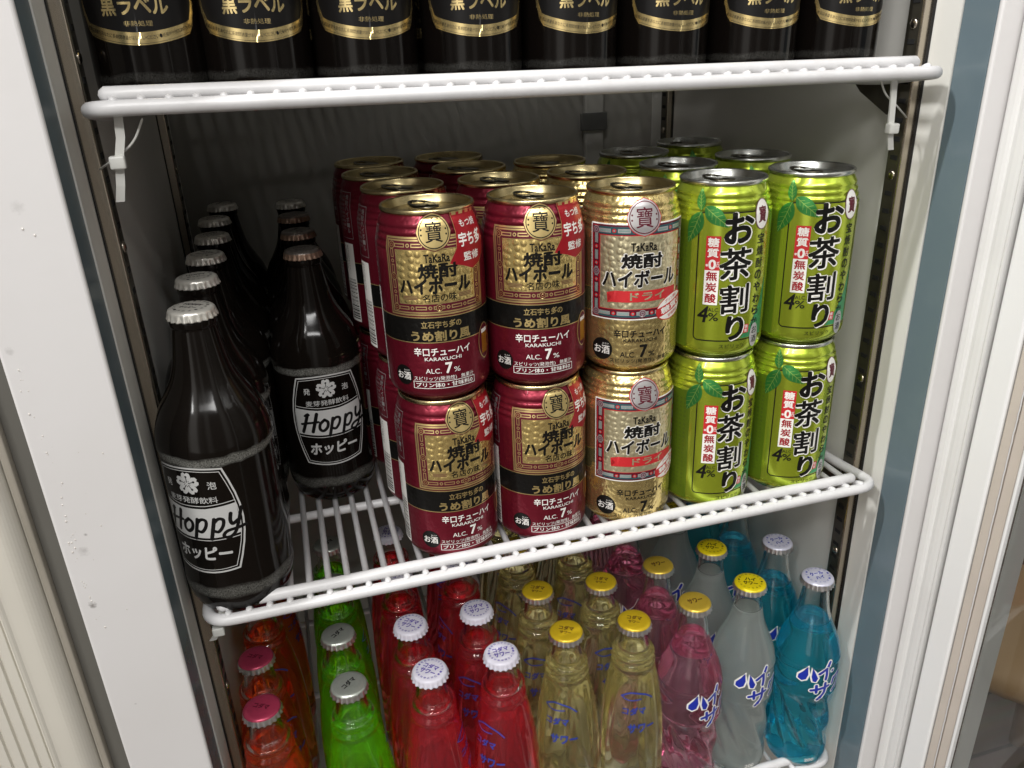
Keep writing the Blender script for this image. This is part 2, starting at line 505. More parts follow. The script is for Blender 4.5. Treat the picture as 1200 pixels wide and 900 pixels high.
        me = bpy.data.meshes.new(name); me.from_pydata(verts, [], faces)
        for m in mats: me.materials.append(M[m] if isinstance(m, str) else m)
        for p, k in zip(me.polygons, mi): p.material_index = k; p.use_smooth = True
        me.update(); me.normals_split_custom_set_from_vertices(nor)
        return link(name, me, parent)


def interp(prof):
    """prof: (r_mm, v_mm) rising in v -> R(v)"""
    P = sorted([(v, r_) for r_, v in prof])
    def fn(v):
        if v <= P[0][0]: return P[0][1]
        for (a, ra), (b, rb) in zip(P, P[1:]):
            if v <= b: return ra+(rb-ra)*(v-a)/((b-a) or 1)
        return P[-1][1]
    return fn


def smoothprof(pts, sub=4):
    """Catmull-Rom through (r, z) points"""
    P = [Vector((a, b)) for a, b in pts]; out = []
    for i in range(len(P)-1):
        p0, p1, p2, p3 = P[max(i-1, 0)], P[i], P[i+1], P[min(i+2, len(P)-1)]
        for k in range(sub):
            t = k/sub
            q = .5*((2*p1)+(p2-p0)*t+(2*p0-5*p1+4*p2-p3)*t*t+(3*p1-p0-3*p2+p3)*t**3)
            out.append((max(q.x, 0), q.y))
    out.append((P[-1].x, P[-1].y)); return out

# ================================================================== floor (seen through the open door's pane)
def planks():
    m = mat('dark_floor_planks', (.10, .065, .045), .4)
    t = m.node_tree; b = t.nodes['Principled BSDF']
    co = t.nodes.new('ShaderNodeTexCoord'); br = t.nodes.new('ShaderNodeTexBrick')
    br.inputs['Color1'].default_value = (.20, .15, .115, 1); br.inputs['Color2'].default_value = (.15, .11, .085, 1)
    br.inputs['Mortar'].default_value = (.03, .02, .015, 1); br.inputs['Scale'].default_value = 1
    br.inputs['Brick Width'].default_value = 3.2; br.inputs['Row Height'].default_value = .12; br.inputs['Mortar Size'].default_value = .004
    t.links.new(co.outputs['Object'], br.inputs['Vector'])
    n = t.nodes.new('ShaderNodeTexNoise'); n.inputs['Scale'].default_value = 6; n.inputs['Detail'].default_value = 8
    mp = t.nodes.new('ShaderNodeMapping'); mp.inputs['Scale'].default_value = (1, 9, 1)
    t.links.new(co.outputs['Object'], mp.inputs[0]); t.links.new(mp.outputs[0], n.inputs['Vector'])
    mx = t.nodes.new('ShaderNodeMix'); mx.data_type = 'RGBA'; mx.blend_type = 'MULTIPLY'; mx.inputs[0].default_value = .7
    t.links.new(br.outputs['Color'], mx.inputs[6]); t.links.new(n.outputs['Color'], mx.inputs[7]); t.links.new(mx.outputs[2], b.inputs['Base Color'])
    return m


bm = bmesh.new(); box(bm, -4, 5, -4, 5, -1.0, -.98)
tag(link('floor', mesh('floor', bm, planks(), False)), 'dark brown plank floor seen through the open door glass', 'floor', kind='structure')

# a tan round stool stands on that floor
ST = empty('round_stool', (.99, .29, -.98)); tag(ST, 'tan round stool on the plank floor, seen through the door glass', 'stool')
bm = bmesh.new(); lathe(bm, [(0, .42), (.12, .42), (.15, .415), (.165, .40), (.168, .38), (.16, .365), (.14, .36), (0, .36)], 40)
link('seat', mesh('seat', bm, noise_mix(mat('tan_leather', (.50, .33, .18), .5), 12, .4, (.38, .24, .12))), ST)
for k in range(3):
    a = 2*math.pi*k/3+.4; bm = bmesh.new()
    tube_path(bm, [(.11*math.cos(a), .11*math.sin(a), .362), (.17*math.cos(a), .17*math.sin(a), .012)], .014, 10)
    link('leg', mesh('leg', bm, mat('stool_wood', (.22, .13, .07), .5)), ST)

# ================================================================== the refrigerator
XL, XR, YS, YL, YB = -.1805, .342, -.064, -.0328, .405
ZT, ZB = .80, -.64
FR = empty('display_fridge', (0, 0, ZB))
tag(FR, 'white upright display fridge with open glass door, holding the shelves of drinks', 'fridge')


def part(name, bm, m, parent=FR, smooth=False):
    bmesh.ops.translate(bm, verts=bm.verts[:], vec=(0, 0, -ZB))
    return link(name, mesh(name, bm, m, smooth), parent)


bm = bmesh.new()
box(bm, -.224, -.2, -.03, .44, ZB, ZT); box(bm, .36, .384, -.03, .44, ZB, ZT); box(bm, -.2, .36, YB+.02, .44, ZB, ZT)
box(bm, -.2, .36, -.05, YB+.02, ZT-.04, ZT); box(bm, -.2, .36, -.05, YB+.02, ZB, ZB+.05)
part('outer_shell', bm, M['paint'])
bm = bmesh.new()
box(bm, -.199, XL, YL, YB, ZB+.051, ZT-.041); box(bm, XR, .359, YL, YB, ZB+.051, ZT-.041)
part('liner', bm, M['liner'])
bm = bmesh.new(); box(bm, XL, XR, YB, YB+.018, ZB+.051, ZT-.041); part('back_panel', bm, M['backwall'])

# front stiles: face, then a lip turned in towards the opening
stp = bpy.data.materials['warm_white_paint'].copy(); stp.name = 'stile_paint'
tt = stp.node_tree; bb = tt.nodes['Principled BSDF']
src = bb.inputs['Base Color'].links[0].from_socket
co = tt.nodes.new('ShaderNodeTexCoord'); prev = src
for (cx, cz, rad, k) in ((-.2195, .046, .0030, .75), (-.2125, .092, .0012, .6), (-.216, .082, .0040, .3), (-.2215, .2, .003, .25), (-.2005, .268, .004, .18), (-.213, -.03, .0012, .4)):
    sb = tt.nodes.new('ShaderNodeVectorMath'); sb.operation = 'SUBTRACT'; sb.inputs[1].default_value = (cx, -.064, cz-ZB)
    tt.links.new(co.outputs['Object'], sb.inputs[0])
    nz = tt.nodes.new('ShaderNodeTexNoise'); nz.inputs['Scale'].default_value = 500; tt.links.new(co.outputs['Object'], nz.inputs['Vector'])
    ln = tt.nodes.new('ShaderNodeVectorMath'); ln.operation = 'LENGTH'; tt.links.new(sb.outputs[0], ln.inputs[0])
    ad = tt.nodes.new('ShaderNodeMath'); ad.operation = 'MULTIPLY_ADD'; ad.inputs[1].default_value = rad*1.3
    tt.links.new(nz.outputs['Fac'], ad.inputs[0]); tt.links.new(ln.outputs['Value'], ad.inputs[2])
    mr_ = tt.nodes.new('ShaderNodeMapRange'); mr_.inputs['From Min'].default_value = rad*1.5; mr_.inputs['From Max'].default_value = rad*.7
    mr_.inputs['To Min'].default_value = 0; mr_.inputs['To Max'].default_value = k
    tt.links.new(ad.outputs[0], mr_.inputs['Value'])
    mx = tt.nodes.new('ShaderNodeMix'); mx.data_type = 'RGBA'; mx.inputs[7].default_value = (.10, .085, .07, 1)
    tt.links.new(mr_.outputs[0], mx.inputs[0]); tt.links.new(prev, mx.inputs[6]); prev = mx.outputs[2]
tt.links.new(prev, bb.inputs['Base Color'])
for (xo, xi, s) in ((-.2268, XL, 1), (.3872, XR, -1)):
    bm = bmesh.new()
    a, b = (xo, xi) if s == 1 else (xi, xo)
    box(bm, a, b, YS, -.0602, ZB, ZT, .0016, 3)
    a, b = (xo+.0012, xi-.004) if s == 1 else (xi+.004, xo-.0012)
    box(bm, a, b, -.0600, -.0305, ZB+.002, ZT-.002)
    part('front_stile', bm, stp, smooth=False)
    bm = bmesh.new()
    a, b = (xi-.0038, xi-.0006) if s == 1 else (xi+.0006, xi+.0038)
    box(bm, a, b, -.0600, -.0332, ZB+.003, ZT-.003, .0008, 2)
    part('breaker_strip', bm, M['strip'])

# beads of water on the left stile
bm = bmesh.new(); rnd = random.Random(5)
for k in range(60):
    t = rnd.random(); z = .20-.16*t+rnd.uniform(-.01, .01); x = -.2205+.0018*math.sin(z*60)+abs(rnd.gauss(0, .0016))
    if rnd.random() < .25: x = rnd.uniform(-.222, -.19); z = rnd.uniform(0, .33)
    rr = min(.0006, abs(rnd.gauss(.0002, .00025))+.00015)
    g = bmesh.ops.create_uvsphere(bm, u_segments=8, v_segments=6, radius=rr)
    for v in g['verts']: v.co = Vector((x+v.co.x*rnd.uniform(.9, 1.1), YS+v.co.y*.3, z+v.co.z*1.25))
o = part('water_beads', bm, mat('water_bead', (.62, .59, .55), .08, 0, Coat_Weight=1.), smooth=True); o['kind'] = 'stuff'


def pilaster(xw, s, y0, y1, dep):
    """slotted steel channel standing s*dep off the wall xw"""
    bm = bmesh.new(); xi = xw+s*dep
    a, b = sorted((xw, xi))
    box(bm, a, b, y0, y1, ZB+.052, ZT-.042, .0007, 2)
    o = part('pilaster', bm, M['steel'])
    bm = bmesh.new()
    a, b = sorted((xi, xi+s*.0005)); box(bm, a, b, y0+.0012, y1-.0006, ZB+.06, ZT-.05)
    part('slot_face', bm, M['darksteel'], o)
    bm = bmesh.new(); z = ZB+.07; k = 0
    while z < ZT-.06:
        a, b = sorted((xi+s*.0004, xi+s*.0009))
        box(bm, a, b, y0+.0035, y1-.0035, z, z+.0032); z += .0125; k += 1
    part('slots', bm, M['hole'], o)
    for z in (.075, -.088, .33, .232, -.3):
        bm = bmesh.new(); g = bmesh.ops.create_uvsphere(bm, u_segments=14, v_segments=8, radius=.0036)
        for v in g['verts']: v.co = Vector((xi+s*.0004+v.co.x*.45, (y0+y1)/2+v.co.y, z+v.co.z))
        part('screw', bm, M['steel'], o, True)
    # black strip laid in for the gap shadow beside the channel
    bm = bmesh.new(); a, b = sorted((xw+s*.0002, xw+s*.0008)); box(bm, a, b, y0-.0022, y0-.0002, ZB+.06, ZT-.05)
    part('gap_shadow', bm, M['hole'], o)


pilaster(XR, -1, -.009, .0045, .0075); pilaster(XL, 1, -.005, .0085, .0075)
pilaster(XR, -1, .352, .366, .007); pilaster(XL, 1, .315, .331, .007)

# back: pale strip with a dark clip, black shelf bracket
bm = bmesh.new(); box(bm, .256, .279, YB-.008, YB-.0005, -.3, .60, .002)
o = part('drain_strip', bm, mat('pale_strip', (.42, .41, .38), .5))
bm = bmesh.new(); box(bm, .25, .2815, YB-.012, YB-.0085, .233, .252, .001); part('clip', bm, mat('grey_clip', (.10, .10, .095), .5), o)
for zz in (.296, -.012):
    bm = bmesh.new(); vs = [bm.verts.new((x, y, z)) for x in (.3325, .3341) for (y, z) in ((.052, zz), (.0055, zz), (.0055, zz-.022), (.0095, zz-.024), (.040, zz-.010))]
    for a in (0, 5): bm.faces.new(vs[a:a+5])
    for k in range(5): bm.faces.new((vs[k], vs[(k+1) % 5], vs[5+(k+1) % 5], vs[5+k]))
    part('shelf_bracket', bm, M['darksteel'])

# open door on the right
A10 = R(10); P0 = Vector((.3545, -.066, 0)); dv = Vector((math.sin(A10), -math.cos(A10), 0)); nv = Vector((math.cos(A10), math.sin(A10), 0))
DM = Matrix(((dv.x, nv.x, 0, P0.x), (dv.y, nv.y, 0, P0.y), (0, 0, 1, 0), (0, 0, 0, 1)))
DR = empty('door', (0, 0, 0)); DR.parent = FR


def dpart(name, bm, m, smooth=False, parent=DR):
    bmesh.ops.transform(bm, matrix=DM, verts=bm.verts[:])
    return part(name, bm, m, parent, smooth)


def strip_profile(bm, prof, z0, z1):
    a = [bm.verts.new((x, y, z0)) for x, y in prof]; b = [bm.verts.new((x, y, z1)) for x, y in prof]
    for k in range(len(prof)-1): bm.faces.new((a[k], a[k+1], b[k+1], b[k]))
    bm.faces.new(a); bm.faces.new(b)
    bm.faces.new((a[-1], a[0], b[0], b[-1]))


bm = bmesh.new()
pr = [(0, .016), (0, .004), (.0012, .0016), (.003, .0004), (.0065, 0), (.0085, .0006), (.0095, .0016), (.0105, .0014), (.0125, .0008), (.016, .0008), (.0185, .0012), (.0194, .0004), (.0204, .0004), (.0207, .002), (.0207, .016)]
strip_profile(bm, pr, ZB+.02, ZT-.02); o = dpart('door_gasket', bm, M['gasket'], False)
bm = bmesh.new()
box(bm, .0006, .0416, .017, .040, ZB, ZT, .002); box(bm, .0228, .0416, .0030, .0168, ZB, ZT, .002, 3)
box(bm, .60, .645, .003, .040, ZB, ZT, .002); box(bm, .0418, .5998, .0032, .0398, ZT-.06, ZT, .001); box(bm, .0418, .5998, .0032, .0398, ZB, ZB+.06, .001)
dpart('door_frame', bm, M['doorframe'])
bm = bmesh.new()
box(bm, .0424, .0498, .0042, .0385, ZB+.061, ZT-.061, .0012, 2); box(bm, .0500, .0580, .0052, .0380, ZB+.061, ZT-.061, .0012, 2)
dpart('inner_trim', bm, M['beigealu'])
bm = bmesh.new(); z = ZB+.07; rnd = random.Random(3)
pts = []
while z < ZT-.07:
    pts.append((.0499+rnd.uniform(-.0002, .0002), .0042, z)); z += .0035
tube_path(bm, pts, .0005, 6); dpart('sealant_bead', bm, M['pvc'], True)
bm = bmesh.new(); box(bm, .0584, .0607, .0040, .0370, ZB+.061, ZT-.061, .0008); dpart('glass_bead', bm, M['doorframe'])
bm = bmesh.new(); box(bm, .0609, .5996, .0080, .0120, ZB+.062, ZT-.062)
pane = mat('pane_glass', (.82, .84, .82), .02, 0, Transmission_Weight=1., IOR=1.5)
dpart('glass_pane', bm, pane)

# ================================================================== neighbouring cabinet at the left
NB = empty('side_cabinet', (-.34, 0, ZB)); NB.location = (0, 0, ZB)
tag(NB, 'beige cabinet with fine vertical ribs standing left of the white fridge', 'cabinet')
bm = bmesh.new(); box(bm, -.2392, -.2284, -.052, .40, ZB, ZT); part('edge_strip', bm, M['gapgrey'], NB)
bm = bmesh.new(); box(bm, -.2436, -.2394, -.057, .40, ZB, ZT, .001); part('edge_trim', bm, noise_mix(mat('edge_trim', (.34, .31, .26), .5), 15, .5, (.24, .22, .18)), NB)
bm = bmesh.new()
pr = [(-.2438, .0)] + [(-.2438-.010*(1-math.cos(t)), -.052-.012*math.sin(t)) for t in [R(9*k) for k in range(11)]] + [(-.262, -.0642), (-.2632, -.0650), (-.2646, -.0654), (-.2654, -.0648), (-.2656, -.0635)]
x = -.2656
while x > -.46:
    pr += [(x-.0005, -.0625), (x-.0012, -.0640), (x-.0058, -.0640), (x-.0064, -.0630)]; x -= .0068
pr += [(x, 0)]
strip_profile(bm, pr, ZB, ZT); part('ribbed_panel', bm, M['beige'], NB)


# ================================================================== wire shelves
def wire_shelf(z, label, tilt=0.):
    root = empty('wire_shelf', (.08, 0, z)); root.rotation_euler = (0, tilt, 0); tag(root, label, 'shelf', 'white wire shelves in the fridge')
    x0, x1, y0, y1, zr, rr = -.1680-.08, .3305-.08, -.0420, .392, .0004, .0039
    bm = bmesh.new()
    pts = [(x0, y1, -.0062), (x0, .02, -.0062), (x0, y0, zr), (x1, y0, zr), (x1, .02, -.0062), (x1, y1, -.0062)]
    tube_path(bm, rounded(pts, .018, 7), rr, 16); tube_path(bm, [(x0, y1-.002, -.0062), (x1, y1-.002, -.0062)], rr, 10)
    for y in (.074, .20, .32): tube_path(bm, [(x0, y, -.0052), (x1, y, -.0052)], .0034, 12)
    link('frame_rod', mesh('frame_rod', bm, M['pvc']), root)
    bm = bmesh.new()
    x = x0+.001+.0127
    while x < x1-.008:
        tube_path(bm, [(x, y1, -.0019), (x, -.026, -.0019), (x, -.034, .0008), (x, -.0392, .0033), (x, -.0414, .0038)], .0023, 8); x += .0127
    link('wire_grid', mesh('wire_grid', bm, M['pvc']), root)
    bm = bmesh.new()
    tube_path(bm, [(x0+.0095+(x1-x0-.0285)*k/24, -.0338+.0002*math.sin(k*1.3), .0062) for k in range(25)], .0040, 16)
    link('front_lip', mesh('front_lip', bm, M['pvc']), root)
    return root


wire_shelf(0.3040, 'topmost white wire shelf, carrying the row of dark beer bottles', R(.66))
wire_shelf(0.0, 'middle white wire shelf carrying the cans and black bottles')
wire_shelf(-.2958, 'lowest white wire shelf under the coloured soda bottles')


def cable_tie(loc, label, strap, tail, head):
    t = empty('cable_tie', loc); tag(t, label, 'cable tie', 'nylon ties hanging from the shelves')
    L = Vector(loc)
    def rib(name, pts, w, th):
        bm = bmesh.new(); P = [Vector(p)-L for p in pts]; prev = None
        for i, p in enumerate(P):
            q = [bm.verts.new(p+Vector((sx_*w/2, sy_*th/2, 0))) for sx_, sy_ in ((-1, -1), (1, -1), (1, 1), (-1, 1))]
            if prev:
                for k in range(4): bm.faces.new((prev[k], prev[(k+1) % 4], q[(k+1) % 4], q[k]))
            else: bm.faces.new(q)
            prev = q
        bm.faces.new(prev)
        return link(name, mesh(name, bm, M['nylon'], False), t)
    rib('strap', strap, .0042, .0013)
    if tail:
        bm = bmesh.new(); tube_path(bm, [Vector(p)-L for p in rounded(tail, .006, 6)], .0006, 8)
        link('tail', mesh('tail', bm, M['nylon']), t)
    bm = bmesh.new(); h = Vector(head)-L
    box(bm, h.x-.0037, h.x+.0037, h.y-.0035, h.y+.002, h.z-.0032, h.z+.0032, .0010, 3)
    link('head', mesh('head', bm, M['nylon']), t)


cable_tie((-.156, -.034, .295), 'white nylon tie hanging at the left end of the top shelf',
          [(-.1545, -.0345, .3035), (-.1555, -.0345, .293), (-.1580, -.0345, .284), (-.1605, -.034, .270), (-.1625, -.033, .262)],
          [(-.1440, -.034, .3010), (-.1500, -.034, .2900), (-.1640, -.028, .281), (-.1728, -.010, .2760)], (-.159, -.0352, .2815))
cable_tie((.297, -.034, .29), 'white nylon tie hanging at the right end of the top shelf',
          [(.2965, -.0345, .3035), (.2985, -.0345, .288), (.2998, -.0345, .270), (.3012, -.034, .262), (.3045, -.032, .2545)],
          [(.2870, -.034, .3000), (.2920, -.034, .290), (.3100, -.026, .281), (.3330, -.0095, .2716)], (.3000, -.0352, .2685))
cable_tie((-.1635, -.034, -.012), 'short nylon tie under the left end of the middle shelf',
          [(-.1585, -.0320, .0025), (-.1612, -.0332, -.007), (-.1640, -.0325, -.015), (-.1685, -.031, -.021)], None, (-.1632, -.0335, -.0120))

# ================================================================== cans
CANPROF = [(0, 9.5), (12, 8.2), (20, 4.2), (22.6, 1.0), (23.6, 0), (24.8, .5), (26.2, 2.2), (29.5, 4.6), (31.6, 6.8), (32.7, 9.3), (33.0, 12.5),
           (33.05, 30), (33.05, 60), (33.05, 90), (33.05, 98.0)]
rib = []
for k in range(4):          # stepped rings under the neck
    zb = 98.6+k*4.1; rb = 33.0-k*.95
    rib += [(rb-.55, zb), (rb-.05, zb+1.1), (rb+.05, zb+2.1), (rb-.25, zb+3.2)]
CANPROF += rib+[(29.0, 115.6), (28.2, 117.2), (27.5, 118.4)]
CR = interp([(r_, v) for r_, v in CANPROF if v > 9.4 or r_ > 31])
CRART = interp([(33.05, 0), (33.05, 98.0), (33.05, 100.6), (32.15, 104.8), (31.2, 108.9), (30.25, 113), (29.3, 115.6), (28.3, 117.2)])
LIDPROF = [(27.5, 118.3), (28.3, 118.8), (28.75, 119.6), (28.8, 120.8), (28.4, 121.7), (27.8, 122), (27.2, 121.7), (26.9, 120.9), (26.2, 116.6), (25.3, 115.4), (24.2, 115.8), (23.2, 117.2), (22.2, 117.5), (0, 117.3)]
mm = lambda P: [(a/1000, b/1000) for a, b in P]


def can_meshes(kind, body, lid):
    bm = bmesh.new(); lathe(bm, mm(CANPROF), 96)
    b = mesh('can_body', bm, M[body])
    bm = bmesh.new(); lathe(bm, mm(LIDPROF), 72)
    # score line of the mouth
    pts = [(.010*math.sin(t)*1.0, -.0118+.0088*math.cos(t), .11755) for t in [2*math.pi*k/28 for k in range(28)]]
    tube_path(bm, pts, .00035, 6, closed=True)
    l = mesh('lid', bm, M[lid])
    # pull tab: plate with a finger hole, rivet, lifted a little at the ring end
    bm = bmesh.new()
    out_, inn = [], []
    for k in range(32):
        t = 2*math.pi*k/32
        w = .0080-.0009*math.cos(t); out_.append((w*math.sin(t), .0045+.0125*math.cos(t)))
        inn.append((.0050*math.sin(t), .0100+.0042*math.cos(t)))
    def zt(y): return .1185+max(0, (y-.002))*.06
    lo, hi = .0, .0011
    ro = [[bm.verts.new((x, y, zt(y)+h)) for x, y in out_] for h in (lo, hi)]
    ri = [[bm.verts.new((x, y, zt(y)+h)) for x, y in inn] for h in (lo, hi)]
    n = 32
    for k in range(n):
        j = (k+1) % n
        bm.faces.new((ro[0][k], ro[0][j], ro[1][j], ro[1][k])); bm.faces.new((ri[0][k], ri[1][k], ri[1][j], ri[0][j]))
        bm.faces.new((ro[1][k], ro[1][j], ri[1][j], ri[1][k])); bm.faces.new((ro[0][k], ri[0][k], ri[0][j], ro[0][j]))
    bmesh.ops.create_uvsphere(bm, u_segments=14, v_segments=8, radius=.0026, matrix=Matrix.Translation((0, -.0006, .1187)) @ Matrix.Diagonal((1, 1, .55, 1)))
    bmesh.ops.rotate(bm, verts=bm.verts[:], cent=(0, 0, 0), matrix=Matrix.Rotation(.5, 3, 'Z'))
    t = mesh('pull_tab', bm, M['tab'])
    for p in t.polygons: p.use_smooth = True
    return b, l, t


def chain(A, a, b, c, d, w, link_m, dot_m, ro_m, hole_m, L, nx, ny):
    """ornamental chain border in a band of width w inside the box a..c, b..d"""
    x0, x1, y0, y1 = a+w/2, c-w/2, b+w/2, d-w/2
    for (px, py, qx, qy, n) in ((x0, y0, x1, y0, nx), (x0, y1, x1, y1, nx), (x0, y0, x0, y1, ny), (x1, y0, x1, y1, ny)):
        ln = math.hypot(qx-px, qy-py); ux, uy = (qx-px)/ln, (qy-py)/ln; st = ln/n
        for k in range(n):
            s0, s1 = k*st+w*.46, (k+1)*st-w*.46
            for m_, hh, g, lay in ((link_m, w*.25, 0, L), (hole_m, w*.12, w*.13, L+1)):
                p, q = (px+ux*(s0+g), py+uy*(s0+g)), (px+ux*(s1-g), py+uy*(s1-g))
                vx, vy = -uy*hh, ux*hh
                A.poly([(p[0]+vx, p[1]+vy), (p[0]-vx, p[1]-vy), (q[0]-vx, q[1]-vy), (q[0]+vx, q[1]+vy)], m_, lay)
            if k % 2 == 0 or n < 3: pass
            if k > 0: A.ell(px+ux*k*st, py+uy*k*st, w*.27, w*.27, dot_m, L, 14); A.ell(px+ux*k*st, py+uy*k*st, w*.13, w*.13, hole_m, L+1, 10)
    for (px, py) in ((x0, y0), (x1, y0), (x0, y1), (x1, y1), (x0, (y0+y1)/2), (x1, (y0+y1)/2), ((x0+x1)/2, y0)):
        A.ell(px, py, w*.5, w*.5, link_m, L+1, 20); A.ell(px, py, w*.40, w*.40, ro_m, L+2, 20); A.ring(px, py, w*.2, w*.07, link_m, L+3, 12)


def seal(A, u, v, rr, disc, ink, ring_m, L):
    n = 48; P = []
    for k in range(n):      # slightly pointed four-lobed edge
        t = 2*math.pi*k/n; q = rr*(1.0+.055*max(0, math.cos(4*t))**8); P.append((u+q*math.cos(t), v+q*math.sin(t)))
    A.poly(P, ring_m, L)
    A.poly([(u+(x-u)*.955, v+(y-v)*.955) for x, y in P], disc, L+1)
    A.ring(u, v, rr*.86, rr*.055, ink, L+2)
    A.text('寶', u, v, rr*.98, rr*1.12, ink, L+2, .008)
    for sx_ in (-1, 1):
        for dy in (-.14, .14): A.ell(u+sx_*rr*.72, v+dy*rr, rr*.055, rr*.055, ink, L+2, 10)


def osake(A, u, v, rr, L, ring_m=None):
    A.ell(u, v, rr, rr, 'black', L, 36)
    A.text('お酒', u, v-.3, rr*1.55, rr*.80, 'white', L+1, .014); A.text('おさけ', u+rr*.38, v+rr*.52, rr*.62, rr*.16, 'white', L+1, .005)


def barcode(A, a, b, c, d, L):
    """white side panel with bars running round the can"""
    A.rect(a, b, c, d, 'white', L); rnd = random.Random(11)
    y = b+2
    while y < b+(d-b)*.55:
        h = rnd.choice((.35, .35, .7, 1.05)); A.rect(a+1.6, y, c-1.0, y+h, 'black', L+1); y += h+rnd.choice((.35, .5, .8))
    A.vtext('飲酒は20歳から', a+2.2, d-1.5, 2.2, 'black', L+1, bold=.005)
    A.vtext('あきかんはリサイクル', a+5.4, d-1.5, 1.8, 'black', L+1, bold=.005)


# ---- maroon can
A = Art()
A.rect(-75, 42.3, 75, 58.9, 'gold', 0); A.rect(-75, 42.9, 75, 58.3, 'blackband', 1)
a, b, c, d = -32, 59.8, 32, 107.2
A.rect(a, b, c, d, 'gold', 2); A.frame(a+1.3, b+1.3, c-1.3, d-1.3, .45, 'maroon', 3)
A.rect(a+2.4, b+2.4, c-2.4, d-2.4, 'maroon', 3)
chain(A, a+2.6, b+2.6, c-2.6, d-2.6, 4.4, 'gold', 'gold', 'red', 'maroon', 4, 5, 4)
A.rect(a+7.2, b+7.2, c-7.2, d-7.2, 'gold', 5); A.rect(a+7.6, b+7.6, c-7.6, d-7.6, 'goldfield', 6)
A.rect(-22.5, 73.5, 22.5, 97.5, 'goldfield', 7.6)
A.rect(-21.5, 69.6, -12.5, 72.4, 'gold', 7); A.rect(12.5, 69.6, 21.5, 72.4, 'gold', 7)
for k in range(3):
    A.rect(-21.5, 70+k*.85, -12.5, 70.3+k*.85, 'maroon', 8); A.rect(12.5, 70+k*.85, 21.5, 70.3+k*.85, 'maroon', 8)
seal(A, 0, 109.6, 10.6, 'gold', 'black', 'maroon', 8)
A.text('TaKaRa', .6, 94.6, 15.5, 5.2, 'black', 9, .03)
A.text('焼酎', .8, 87.2, 24, 9.3, 'black', 9, .032); A.text('ハイボール', -1, 78.2, 44.5, 10.2, 'black', 9, .045, .05)
A.text('名店の味', .8, 70.8, 20.5, 5.0, 'black', 9, .014)
A.text('立石宇ち多゙の', .5, 54.1, 25, 4.6, 'gold', 3, .02); A.text('うめ割り風', 0, 46.8, 38, 6.9, 'gold', 3, .038)
A.text('辛口チューハイ', 0, 36.6, 36, 5.6, 'white', 3, .022); A.text('KARAKUCHI', 0, 31.9, 23, 2.3, 'white', 3, .01)
A.text('ALC.', -6.6, 24.0, 9.8, 3.2, 'white', 3, .004); A.text('7', 3.0, 25.6, 4.6, 7.4, 'white', 3, .03); A.text('%', 8.2, 24.0, 4.2, 3.2, 'white', 3, .004)
A.text('スピリッツ(発泡性)', -6, 18.8, 27, 3.2, 'white', 3, .003); A.text('無果汁', 15, 18.8, 9, 3.0, 'white', 3, .003)
A.frame(-20, 12.4, 20, 16.9, .35, 'white', 3); A.text('プリン体0・甘味料0', 0, 14.65, 37, 3.1, 'white', 3, .012)
osake(A, -27.0, 20.2, 6.6, 3)
fl = [(12.5, 119), (36, 119), (36.5, 108), (35, 92), (31, 87.5), (24, 85), (17, 88), (8, 90.5), (13, 99), (14, 108)]
A.loop(fl, .5, 'gold', 9); A.poly(fl, 'flagred', 9.4)
for k in range(4): A.rect(13.5+k*6, 117.3, 17+k*6, 119.6, 'gold', 10.2)
A.text('もつ焼', 24.5, 112.5, 14, 4.6, 'white', 10.4, .016); A.text('宇ち多゙', 24.5, 103.4, 19, 8.6, 'white', 10.4, .03, .05); A.text('監修', 24, 93.2, 13, 5.4, 'white', 10.4, .022)
A.ell(33, 36, 7, 12, 'gold', 3); A.ell(33, 36, 6.3, 11.2, 'maroon', 4); A.rect(29.5, 28, 36.5, 41.5, 'amber', 5); A.rect(29.5, 41.5, 36.5, 44, 'white', 5); A.ring(38, 35, 2.2, .9, 'amber', 5, 16, 4)
barcode(A, -59.5, 11, -46.5, 73, 2)
A.frame(-60, 77, -45, 111, .4, 'silverprint', 1); A.vtext('焼酎ハイボール', -49, 109.5, 3.8, 'silverprint', 1, bold=.01)
for k in range(3): A.vtext('うめ割り風炭酸割り', -53-2.4*k, 109, 1.9, 'silverprint', 1, 3.0, bold=.003)
PR_red = A
# ---- gold can
A = Art()
a, b, c, d = -36, 39.8, 36, 102.4
A.rect(a, b, c, d, 'white', 0); A.rect(a+.8, b+.8, c-.8, d-.8, 'maroon', 1); A.rect(a+1.8, d-6.6, c-1.8, d-1.9, 'teal', 2); A.rect(a+1.8, b+1.9, c-1.8, b+3.2, 'teal', 2)
A.rect(a+1.6, b+1.6, a+6.6, d-1.6, 'brightred', 1.6); A.rect(a+2.2, b+2.2, a+6.4, d-2.2, 'maroon', 2.1)
chain(A, a+1.9, b+1.9, c-1.9, d-1.9, 5.0, 'silverprint', 'brightred', 'purple', 'paleteal', 3, 5, 5)
A.rect(a+7.0, b+7.0, c-7.0, d-7.0, 'brightred', 4); A.rect(a+7.5, b+7.5, c-7.5, d-7.5, 'palefield', 5)
seal(A, 0, 106.0, 11.2, 'silverprint', 'maroon', 'brightred', 7)
A.text('TaKaRa', 0, 87.8, 17, 5.6, 'black', 7, .03)
for m_, bo, L in (('white', .06, 7), ('black', .036, 8)):
    A.text('焼酎', -.8, 78.9, 27 if L == 8 else 28.4, 9.6 if L == 8 else 10.8, m_, L, bo)
    A.text('ハイボール', -1, 67.4, 51 if L == 8 else 52.4, 11.4 if L == 8 else 12.6, m_, L, bo, .05)
A.poly([(-23, 51.5), (-20, 51.9), (24, 52.3), (26, 53.5), (24.5, 58), (26, 59.4), (-18, 59.6), (-23.5, 58.2), (-20, 55)], 'brightred', 7)
A.text('ドライ', 3.5, 55.8, 24, 5.4, 'palefield', 8, .035)
